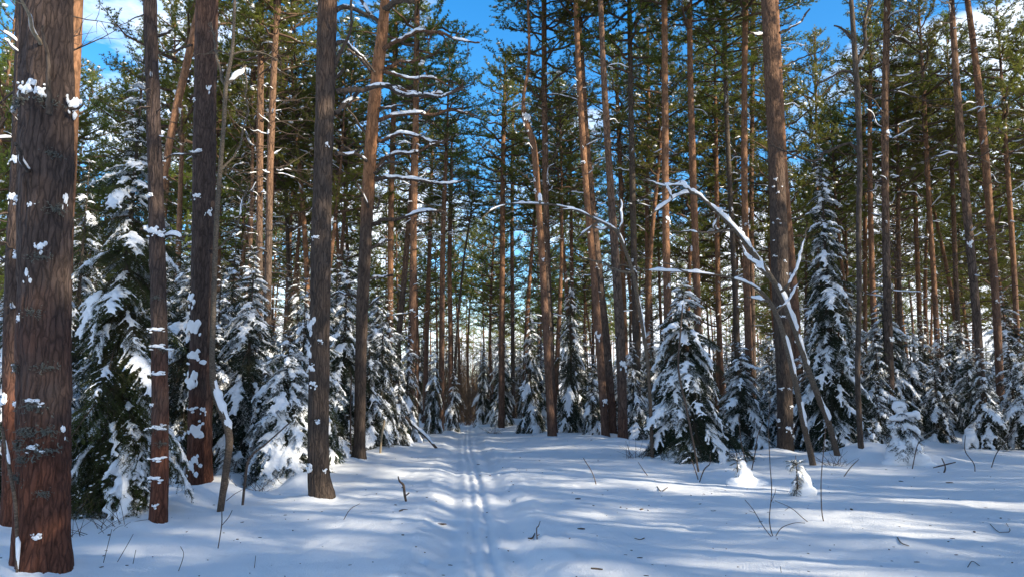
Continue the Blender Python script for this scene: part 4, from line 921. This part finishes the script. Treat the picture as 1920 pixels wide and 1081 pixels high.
for y0, y1, num, dmin in ((27, 45, 60, 2.3), (45, 70, 90, 2.6), (70, 100, 48, 3.0)):
    k = 0; tries = 0
    while k < num and tries < 4000:
        tries += 1; y = math.sqrt(rng.uniform(y0*y0, y1*y1)); x = rng.uniform(-0.76, 0.76)*y
        u = x-float(path_x(y))
        if abs(u) < (2.6+0.012*y if y < 42 else (1.6 if y < 60 else 0)) or not free(x, y, dmin): continue
        if y < 40 and rng.random() < 0.2 and x < 0: continue
        side = 'left' if u < 0 else 'right'
        far_pine(f'slender pine standing deep in the wood {side} of the trail, behind the front rows', x, y, rng.uniform(15.5, 21), f'pines deep in the wood {side} of the trail'); k += 1
k = 0; tries = 0
while k < 160 and tries < 9000:
    tries += 1; y = math.sqrt(rng.uniform(22**2, 95**2)); x = rng.uniform(-0.76, 0.76)*y; u = x-float(path_x(y))
    if abs(u) < (2.9+0.02*y if y < 36 else (1.5 if y < 58 else 0)) or not free(x, y, 1.3): continue
    side = 'left' if u < 0 else 'right'
    far_spruce(f'snow dusted young spruce far back among the pines {side} of the trail', x, y, rng.uniform(1.8, 5.2) if y < 35 else rng.uniform(3, 6.5)*(1.45 if y > 55 else 1), f'young spruces far back {side} of the trail'); placed.append((x, y)); k += 1
k = 0; tries = 0
while k < 22 and tries < 5000:
    tries += 1; y = rng.uniform(28, 44); x = rng.uniform(1.4 if y > 31 else 3.0, 11)
    if x > 0.2*y+3.5 or not free(x, y, 0.8): continue
    far_spruce('dark young spruce in the thicket under the pines right of the trail', x, y, rng.uniform(2.0, 5.2), 'thicket of young spruces right of the trail', None, None, 1.25); placed.append((x, y)); k += 1
k = 0; tries = 0
while k < 104 and tries < 9000:
    tries += 1; lf = k < 66; y = rng.uniform(14.5, 29) if lf else rng.uniform(20, 31); x = rng.uniform(-0.74*y, -3.9-0.0*y) if lf else rng.uniform(3.2 if y > 24 else 8, 0.74*y)
    if not free(x, y, 0.75): continue
    side = 'left' if lf else 'right'
    far_spruce(f'dark young spruce in the thicket under the pines {side} of the trail', x, y, (rng.uniform(1.6, 4.2) if y < 18 else rng.uniform(3.4, 6.2)) if lf else rng.uniform(1.5, 3.6), f'thicket of young spruces {side} of the trail'); placed.append((x, y)); k += 1
# trees beyond the right of the picture, between the sun and the trail, and a few behind
k = 0; tries = 0
while k < 75 and tries < 6000:
    tries += 1; y = rng.uniform(-22, 38); x = rng.uniform(7, 48)
    if y > 0 and x < 0.78*y+1.5 or not free(x, y, 3.4): continue
    far_pine('tall pine of the same wood out of the picture to the right', x, y, rng.uniform(17, 21), 'pines beyond the right of the picture', dead=False); k += 1
for x, y, h in ((4.6, 2.0, 7.0), (7.6, 0.4, 8.5), (6.2, -2.5, 7.5)): far_spruce('unseen spruce added right of the picture to shade the left front', x, y, h, 'spruces beyond the right of the picture'); placed.append((x, y))  # added spruces, positions chosen to shade the nearest trunk and the foreground
k = 0
while k < 30:
    y = rng.uniform(-12, 12); x = rng.uniform(5, 24)
    if y > 0 and x < 0.76*y+2.2 or not free(x, y, 1.5): continue
    far_spruce('unseen spruce added right of the picture to shade the left front', x, y, rng.uniform(3.5, 7), 'spruces beyond the right of the picture'); placed.append((x, y)); k += 1
for x, y in ((-9, 1), (-13, 7), (-7, -8), (4.5, -7), (-15, -4), (-20, 10)): far_pine('tall pine of the same wood beside the camera out of the picture', x, y, 20, 'pines beside the camera', dead=False)

# far-off wood that reads as one mass
def distant():
    mb = MB(); r = np.random.default_rng(5); lows = []
    for i in range(3):
        a, _ = make_crown(9.5, 2.3, 400+i, 0, 4, 20, True); b = MB()
        for v, (f, mi, sm) in zip(a.V, a.F): pass
        t = np.linspace(0, 1, 6); tube(b, np.column_stack([t*0.3, t*0, t*19-0.3]), np.linspace(0.17, 0.03, 6), 5, 0, cap=False)
        b.merge(a, Matrix.Translation((0.2, 0, 10.5))); lows.append(b)
    n = 0
    while n < 170:
        y = r.uniform(98, 150); x = r.uniform(-0.8, 0.8)*y; u = x-float(path_x(y))
        
        s = r.uniform(0.8, 1.1); dz = -9.5 if n % 3 == 1 else 0; mb.merge(lows[(n//3) % 3], Matrix.Translation((x, y, gz(x, y)+dz)) @ Matrix.Rotation(r.uniform(0, 6.28), 4, 'Z') @ Matrix.Scale(s, 4)); n += 1
    o = obj('distant_forest', mb.mesh('distant_forest', [BARK_RED, PINE_N]), None, None, True)
    tagged(o, 'far off mass of pines closing the view behind the whole wood', 'forest')
distant()
# brown leafless brush closing the far end of the trail
def brush():
    mb = MB(); r = np.random.default_rng(8)
    for i in range(800):
        y = r.uniform(48, 85); x = float(path_x(y))+r.normal(0, 2.6); h = r.uniform(1.5, 7.5); z = gz(x, y)-0.1
        d = r.normal(0, 0.13, 2); t = np.linspace(0, 1, 5); P = np.column_stack([x+d[0]*h*t, y+d[1]*h*t, z+h*t]); P[1:] += r.normal(0, 0.05, (4, 3)); tube(mb, P, np.linspace(0.02, 0.006, 5), 3, 0, cap=False)
        for q in range(7):
            u = r.uniform(0.25, 1)*4; i0 = min(int(u), 3); p = P[i0]*(1-(u-i0))+P[i0+1]*(u-i0); dd = unit(r.normal(0, 1, 3)*[1, 1, .3]+[0, 0, 1.1]); l = r.uniform(0.3, 1.0)
            tube(mb, p+np.linspace(0, 1, 3)[:, None]*dd*l, [0.009, 0.007, 0.004], 3, 0, cap=False)
    tagged(obj('leafless_brush', mb.mesh('leafless_brush', [BROWN_TW]), None, None, True), 'brown leafless brush closing the far end of the trail', 'brush')
brush()

build_ground()

# ------------------------------------------------------------------ small snowy things on the right
def snow_body(cen, rad, voxel, name='snow', seed=0, amp=0.012):
    m = fuse(blobs_mb(cen, rad, 3), name, voxel, 4); v = np.concatenate(m.V); m.V = [v+amp*np.stack([fbm(v*7, 3, seed), fbm(v*7+9, 3, seed+4), fbm(v*7+19, 3, seed+8)], -1)]
    return m.mesh(name, [SNOW])
def small_spruce(label, px, py, H, R, seed, heavy, snow_blobs=None, low=0.12):
    Y = Yground(py); b = P3(px, py, Y); t = near_spruce(label, b[0], Y, H, R, seed, heavy, 0.8, low, group=None)
    if snow_blobs:
        c, r = snow_blobs; obj('snow_hood', snow_body(c, r, 0.018, seed=seed), t)
    return t, b, Y
# snow figure like seedling: stacked white lumps over a buried young spruce
c = [(0, 0, 0.12), (0.04, -0.05, 0.36), (-0.1, 0, 0.40), (0.12, -0.02, 0.30), (-0.2, 0.0, 0.2), (0.22, -0.06, 0.03), (0.40, -0.12, -0.04), (-0.30, -0.1, 0.0), (0.3, -0.1, 0.08),
     (-0.16, 0.05, 0.62), (-0.2, 0, 0.78), (0.16, -0.05, 0.74), (0.26, -0.06, 0.66), (0.28, -0.08, 0.58), (0.04, -0.04, 0.8), (-0.12, 0, 0.95), (-0.02, 0, 1.0), (0.16, 0.0, 1.04), (0.30, -0.02, 1.06), (0.34, -0.03, 0.99), (-0.04, 0, 1.25), (-0.12, 0, 1.18), (0.03, 0, 1.2), (-0.05, 0, 1.12)]
r = [(0.45, 0.32, 0.2), (0.26, 0.24, 0.19), (0.2, 0.2, 0.16), (0.27, 0.22, 0.2), (0.2, 0.2, 0.17), (0.26, 0.2, 0.17), (0.2, 0.16, 0.1), (0.26, 0.2, 0.13), (0.2, 0.16, 0.12),
     (0.08, 0.08, 0.14), (0.14, 0.12, 0.08), (0.14, 0.1, 0.07), (0.09, 0.08, 0.08), (0.05, 0.05, 0.12), (0.12, 0.1, 0.06), (0.16, 0.12, 0.07), (0.12, 0.1, 0.08), (0.14, 0.1, 0.06), (0.09, 0.08, 0.07), (0.05, 0.05, 0.08), (0.13, 0.11, 0.09), (0.09, 0.08, 0.08), (0.1, 0.09, 0.07), (0.07, 0.07, 0.08)]
small_spruce('young spruce buried under stacked snow lumps like a snowman', 1698, 876, 1.38, 0.75, 31, 0.15, (c, r), 0.40)
c = [(0, 0, 0.28), (0.0, 0, 0.44), (-0.12, 0, 0.18), (0.12, 0, 0.18), (-0.14, -0.02, 0.05), (0.15, -0.02, 0.08), (0.02, 0.1, 0.12)]
r = [(0.19, 0.16, 0.16), (0.13, 0.12, 0.12), (0.10, 0.1, 0.15), (0.10, 0.1, 0.15), (0.06, 0.06, 0.12), (0.06, 0.06, 0.12), (0.2, 0.1, 0.15)]
small_spruce('small dome shaped snow covered seedling near the right edge', 1822, 852, 0.5, 0.26, 32, 0.5, (c, r))
c = [(0.1, 0.05, 0.05), (0.12, 0.05, 0.18), (0.1, 0.08, 0.32), (0.3, 0.1, 0.02)]; r = [(0.3, 0.2, 0.12), (0.16, 0.12, 0.14), (0.10, 0.08, 0.12), (0.3, 0.2, 0.1)]
small_spruce('tiny spruce tip poking out of a snow lump, right of the trail', 1384, 905, 0.5, 0.22, 33, 0.3, (c, r))
c = [(0.12, 0.06, 0.05), (0.14, 0.05, 0.2), (0.1, 0.08, 0.34)]; r = [(0.2, 0.16, 0.1), (0.1, 0.1, 0.16), (0.07, 0.07, 0.12)]
small_spruce('tiny spruce with star shaped bare top before the great pine', 1496, 928, 0.56, 0.22, 34, 0.25, (c, r))
c = [(0, 0.05, 0.1)]; r = [(0.22, 0.2, 0.1)]
small_spruce('little dark spruce beside the dome shaped seedling', 1822, 835, 1.15, 0.55, 35, 0.6)
small_spruce('small spruce tip in the snow left behind the snowman like one', 1640, 868, 0.5, 0.3, 36, 0.9)

def twig_thing(label, lines, Y=None, mat=TWIG, name='twig', cat='twig', group=None):
    """bare sapling or twig: lines of (px, py, width px); the first point is in the snow"""
    px, py, _ = lines[0][0]; Y = Y or Yground(py); p0 = P3(px, py, Y); g = gz(p0[0], Y); mb = MB()
    r = np.random.default_rng(int(px*3+py))
    for k, ln in enumerate(lines):
        W = np.array([[*(P3(a, b, Y)-[p0[0], Y, g]), max(0.0018, pxm(c_, p0)*0.34)] for a, b, c_ in ln])
        if k == 0: W[0, 2] = -0.06
        W[1:, 1] += r.normal(0, 0.05, len(W)-1); n = max(5, len(ln)*4); X = catmull(W, n); tube(mb, X[:, :3], X[:, 3], 6)
    t = obj(name, mb.mesh(name, [mat])); t.location = (p0[0], Y, g); tagged(t, label, cat, group); return t
twig_thing('thick dark broken stick standing upright left of the ski track', [[(763, 938, 6), (760, 925, 7), (755, 910, 7), (750, 900, 5), (746, 893, 3)], [(761, 928, 4), (766, 924, 4)], [(757, 912, 4), (752, 914, 2)]], name='stick', cat='stick')
twig_thing('thin sapling with four spreading twigs at the lower right', [[(1452, 1012, 3), (1450, 980, 3), (1446, 920, 2.6), (1444, 870, 2.6), (1440, 800, 2.2), (1437, 740, 2), (1440, 650, 1.5)], [(1450, 1010, 2), (1430, 985, 2.2), (1412, 955, 2), (1395, 935, 1.6)], [(1452, 1008, 2), (1470, 990, 2.2), (1492, 980, 1.8), (1506, 978, 1.4)], [(1446, 940, 2), (1452, 925, 1.6), (1455, 915, 1.2)], [(1415, 960, 1.6), (1405, 957, 1.2)]], name='sapling', cat='sapling')
twig_thing('single upright bare sapling stem at the lower right', [[(1547, 990, 3.4), (1544, 960, 3.2), (1541, 900, 2.8), (1542, 840, 2.5), (1545, 780, 2)]], name='sapling', cat='sapling')
twig_thing('bare side twig leaning left beside the upright sapling stem', [[(1526, 988, 2.2), (1505, 970, 2.2), (1480, 950, 2), (1454, 938, 1.6)], [(1480, 950, 1.4), (1472, 956, 1)]])
twig_thing('thin bare sapling before the third front pine on the left', [[(408, 1018, 3), (412, 985, 3), (420, 950, 2.8), (428, 920, 2.4), (432, 890, 2)], [(415, 985, 2), (430, 968, 2), (436, 955, 1.6)], [(424, 938, 2), (440, 925, 1.6), (450, 918, 1.2)]], name='sapling', cat='sapling')
twig_thing('slanting thin twig crossing the snow right of the ski track', [[(1119, 907, 3), (1110, 885, 2.5), (1094, 858, 2)]])
twig_thing('curved dark twig standing in the snow right of the track', [[(1008, 1004, 4), (1006, 990, 3), (1009, 984, 3), (1013, 977, 2)], [(1007, 1003, 3), (1012, 1002, 2)]])
twig_thing('long leaning twig near the right edge by the domed seedling', [[(1857, 880, 3), (1875, 850, 2.5), (1890, 825, 2.5), (1905, 805, 2)], [(1880, 846, 1.6), (1912, 840, 1.2)]])
twig_thing('bowed twig in front of the domed seedling', [[(1828, 888, 3), (1820, 868, 2.6), (1812, 845, 2.4), (1808, 815, 2)]])
twig_thing('crossed dark spruce twigs sticking up right of the snowman like spruce', [[(1768, 892, 6), (1770, 875, 4), (1765, 858, 3)], [(1750, 876, 3), (1768, 872, 4), (1788, 865, 3)], [(1758, 884, 3), (1770, 890, 5), (1778, 886, 3)], [(1760, 890, 4), (1772, 893, 5), (1778, 890, 4)]])
twig_thing('twig left of the snowman like spruce, leaning right', [[(1578, 895, 3), (1595, 875, 2.5), (1610, 860, 2)]])
twig_thing('short twig sticking out of the snowman like spruce base', [[(1705, 826, 3), (1718, 832, 3), (1729, 823, 2)]], Y=15.6)
twig_thing('bent bare stem right of the big spruce', [[(1403, 882, 3), (1392, 850, 3), (1388, 820, 3), (1385, 780, 2)]])
twig_thing('thin straight stem right of the bent bare one', [[(1408, 882, 3), (1414, 850, 3), (1422, 820, 2.5), (1428, 790, 2)]])
twig_thing('dark bent stem at the right skirt of the big spruce', [[(1309, 898, 3), (1320, 880, 3.5), (1331, 868, 3), (1332, 850, 2)], [(1309, 898, 3), (1303, 880, 3), (1296, 860, 2)]])
TG = [[(192, 1050, 2), (205, 1015, 2), (213, 990, 1.6)], [(214, 1046, 2), (228, 1025, 2), (242, 1003, 1.4)], [(248, 1050, 2), (254, 1030, 1.4)], [(330, 1068, 2.4), (336, 1045, 2), (342, 1022, 1.4)], [(476, 1062, 2.5), (472, 1045, 1.5)], [(640, 968, 2), (655, 955, 2), (672, 945, 1.2)], [(1218, 890, 2), (1205, 878, 2), (1196, 865, 1.4)], [(1466, 1075, 2), (1462, 1060, 1.5)]]
for ln in TG: twig_thing('short fine twig poking up through the foreground snow', [ln], group='fine twigs poking through the snow')
for pxs, lb in [([(1108, 1068, 5), (1120, 1068, 6), (1130, 1069, 4)], 'short dark twig lying flat at the bottom right of the track'), ([(1684, 1028, 3), (1692, 1038, 3), (1706, 1043, 2)], 'small bent twig lying on the snow at the lower right'), ([(1816, 1080, 2.5), (1825, 1072, 2), (1838, 1078, 2)], 'forked twig lying at the bottom right corner'), ([(1858, 1000, 2), (1875, 1012, 2), (1895, 1010, 2), (1888, 993, 1.5)], 'curled fine twig lying near the right edge'), ([(1190, 1008, 2), (1200, 1010, 2), (1208, 1008, 3)], 'thin twig lying right of the curved dark twig'), ([(1232, 912, 3), (1240, 918, 3), (1252, 912, 2)], 'small forked twig lying before the big spruce'), ([(990, 1002, 4), (998, 1001, 5), (1003, 997, 3)], 'bark scrap lying beside the curved dark twig')]:
    mb = MB(); px, py, _ = pxs[0]; Y0 = Yground(py); p0 = P3(px, py, Y0); W = []
    for a, b, c_ in pxs:
        Yq = Yground(b); q = P3(a, b, Yq); W.append([q[0]-p0[0], Yq-Y0, gz(q[0], Yq)-gz(p0[0], Y0)+0.008, pxm(c_, q)*0.33])
    X = catmull(np.array(W), 10); tube(mb, X[:, :3], X[:, 3], 6); o = obj('twig', mb.mesh('twig', [TWIG])); o.location = (p0[0], Y0, gz(p0[0], Y0)); tagged(o, lb, 'twig')
# needles, bark flakes and crumbs strewn on the snow: nobody could count them
mb = MB(); r = np.random.default_rng(44)
for i in range(900):
    y = 5+40*r.random()**2.2; x = r.uniform(-0.75, 0.75)*y; z = gz(x, y); s = r.uniform(0.003, 0.010)*(2.2 if r.random() < 0.08 else 1); a = r.uniform(0, 3.14); e = r.uniform(1, 4)
    v, f = ico(1); R_ = np.array([[math.cos(a), -math.sin(a), 0], [math.sin(a), math.cos(a), 0], [0, 0, 1]])
    mb.add((v*[s*e, s, s*0.6]) @ R_.T+[x, y, z+s*0.3], f)
tagged(obj('forest_litter', mb.mesh('forest_litter', [TWIG]), None, None, True), 'dark crumbs of bark and needles strewn over the snow', 'litter')
# dry sedge-like brush at the feet of the right spruces
def shrublet(label, px, py, n, h, seed, mat=TWIG):
    Y = Yground(py); p = P3(px, py, Y); r = np.random.default_rng(seed); mb = MB()
    for i in range(n):
        d = unit(r.normal(0, 1, 3)*[1, 1, .2]+[0, 0, 1.1]); l = h*r.uniform(0.4, 1); b = np.array([r.normal(0, .12), r.normal(0, .1), -0.03]); t_ = np.linspace(0, 1, 5)[:, None]
        P = b+t_*d*l+np.array([d[0], d[1], -0.5])*0.25*l*t_**2; tube(mb, P, np.linspace(0.005, 0.002, 5), 4, 0, cap=False)
    t = obj('shrub', mb.mesh('shrub', [mat])); t.location = (p[0], Y, gz(p[0], Y)); tagged(t, label, 'shrub')
shrublet('bare twiggy shrub at the left skirt of the big spruce', 1190, 868, 22, 0.6, 1)
shrublet('bare twiggy shrub between the bent birches', 1565, 880, 26, 0.5, 2)
shrublet('fine bare shrub below the heavy snowy bush', 478, 915, 16, 0.55, 3)
shrublet('fine bare shrub at the foot of the second front pine', 215, 975, 14, 0.5, 4)
shrublet('bare shrub right of the leftmost front pine foot', 150, 985, 12, 0.5, 5)
shrublet('pale shrub at the trail edge left of the far corner pine', 925, 812, 30, 0.8, 6, BROWN_TW)
shrublet('dark brush on the left edge of the far trail', 790, 822, 30, 0.9, 7)

# ------------------------------------------------------------------ single out the trees that can be told apart
def short(lb):
    for k, v in SHORT.items():
        if k in lb: return v
    return None
SHORT = {'thickest pine, reddish': 'thickest front pine', 'slim straight pine with rusty': 'second front pine', 'stout pine with big': 'stout snow patched pine', 'tall grey brown pine with': 'grey brown front pine',
 'leaning pine with many': 'leaning snowy limbed pine', 'dark brown pine rising': 'dark brown pine above the spruces', 'reddish pine at the trail edge': 'reddish trail edge pine',
 'dark red pine crossing': 'dark red pine behind snowy limbs', 'pine standing at the right corner': 'pine at far trail corner', 'crooked pine with a snowy kink': 'crooked snowy kinked pine',
 'first of the two crossing': 'first crossing pine', 'dark lower pine leaning': 'dark pine left of big spruce', 'broad reddish pine behind': 'broad reddish pine over big spruce',
 'near black slim pine': 'near black slim pine', 'grey brown pine, left one': 'close pair of grey brown pines', 'great dark pine': 'great right pine', 'sinuous grey tree': 'sinuous grey tree',
 'brown straight pine behind': 'straight brown right pine', 'dark sturdy pine leaning': 'dark sturdy right pine', 'orange lit pine leaning': 'orange lit right edge pine', 'slim pine with twiggy limbs': 'twiggy limbed slim right pine'}
bpy.context.view_layer.update()
DG = bpy.context.evaluated_depsgraph_get()
def screen_x(o, z):
    p = o.location; f = p.y*cp+(z-1.5)*sp; return 960+FPX*p.x/f
def in_view(o, zs):
    for z in zs:
        for dx in (0, -0.06, 0.06, -0.3, 0.3):
            d = Vector((o.location.x+dx, o.location.y, z))-cam.location; f = d.y*cp+d.z*sp; u = -d.y*sp+d.z*cp
            if abs(d.x/f) > 0.69 or abs(u/f) > 0.39: continue
            h, loc, n, i, ob, m = scn.ray_cast(DG, cam.location, d.normalized(), distance=d.length+0.6)
            if h and ob is not None:
                r = bpy.data.objects[ob.name]
                while r.parent: r = r.parent
                if r.name == o.name: return True
    return False
ORD = ['first', 'second', 'third', 'fourth', 'fifth', 'sixth', 'seventh', 'eighth', 'ninth', 'tenth', 'eleventh', 'twelfth']
marks = [(screen_x(o, 3.0), short(o['label'])) for o in C.objects if o.parent is None and o.get('label') and short(o['label'])]
def single_out(prefix, ymax, zs, what):
    c = [o for o in C.objects if o.parent is None and str(o.get('label', '')).startswith(prefix) and o.location.y < ymax and in_view(o, zs)]
    slots = {}
    for o in c:
        x = screen_x(o, zs[1]); mx, nm = min(marks, key=lambda m: abs(m[0]-x)); slots.setdefault((nm, 'right' if x > mx else 'left'), []).append((abs(x-mx), o))
    for (nm, sd), l in slots.items():
        l.sort(key=lambda t: t[0])
        for i, (_, o) in enumerate(l):
            o['label'] = f'{what}, {ORD[min(i, 11)]} in view {sd} of the {nm}'
single_out('slender pine standing deep', 62, (2.5, 3.5, 5, 7, 9, 11), 'slender deep wood pine')
single_out('dark young spruce in the thicket', 40, (0.4, 0.9, 1.5, 2.2, 3.0, 4.0), 'thicket spruce')
single_out('snow dusted young spruce far back', 45, (0.6, 1.2, 2, 3, 4), 'far young spruce')
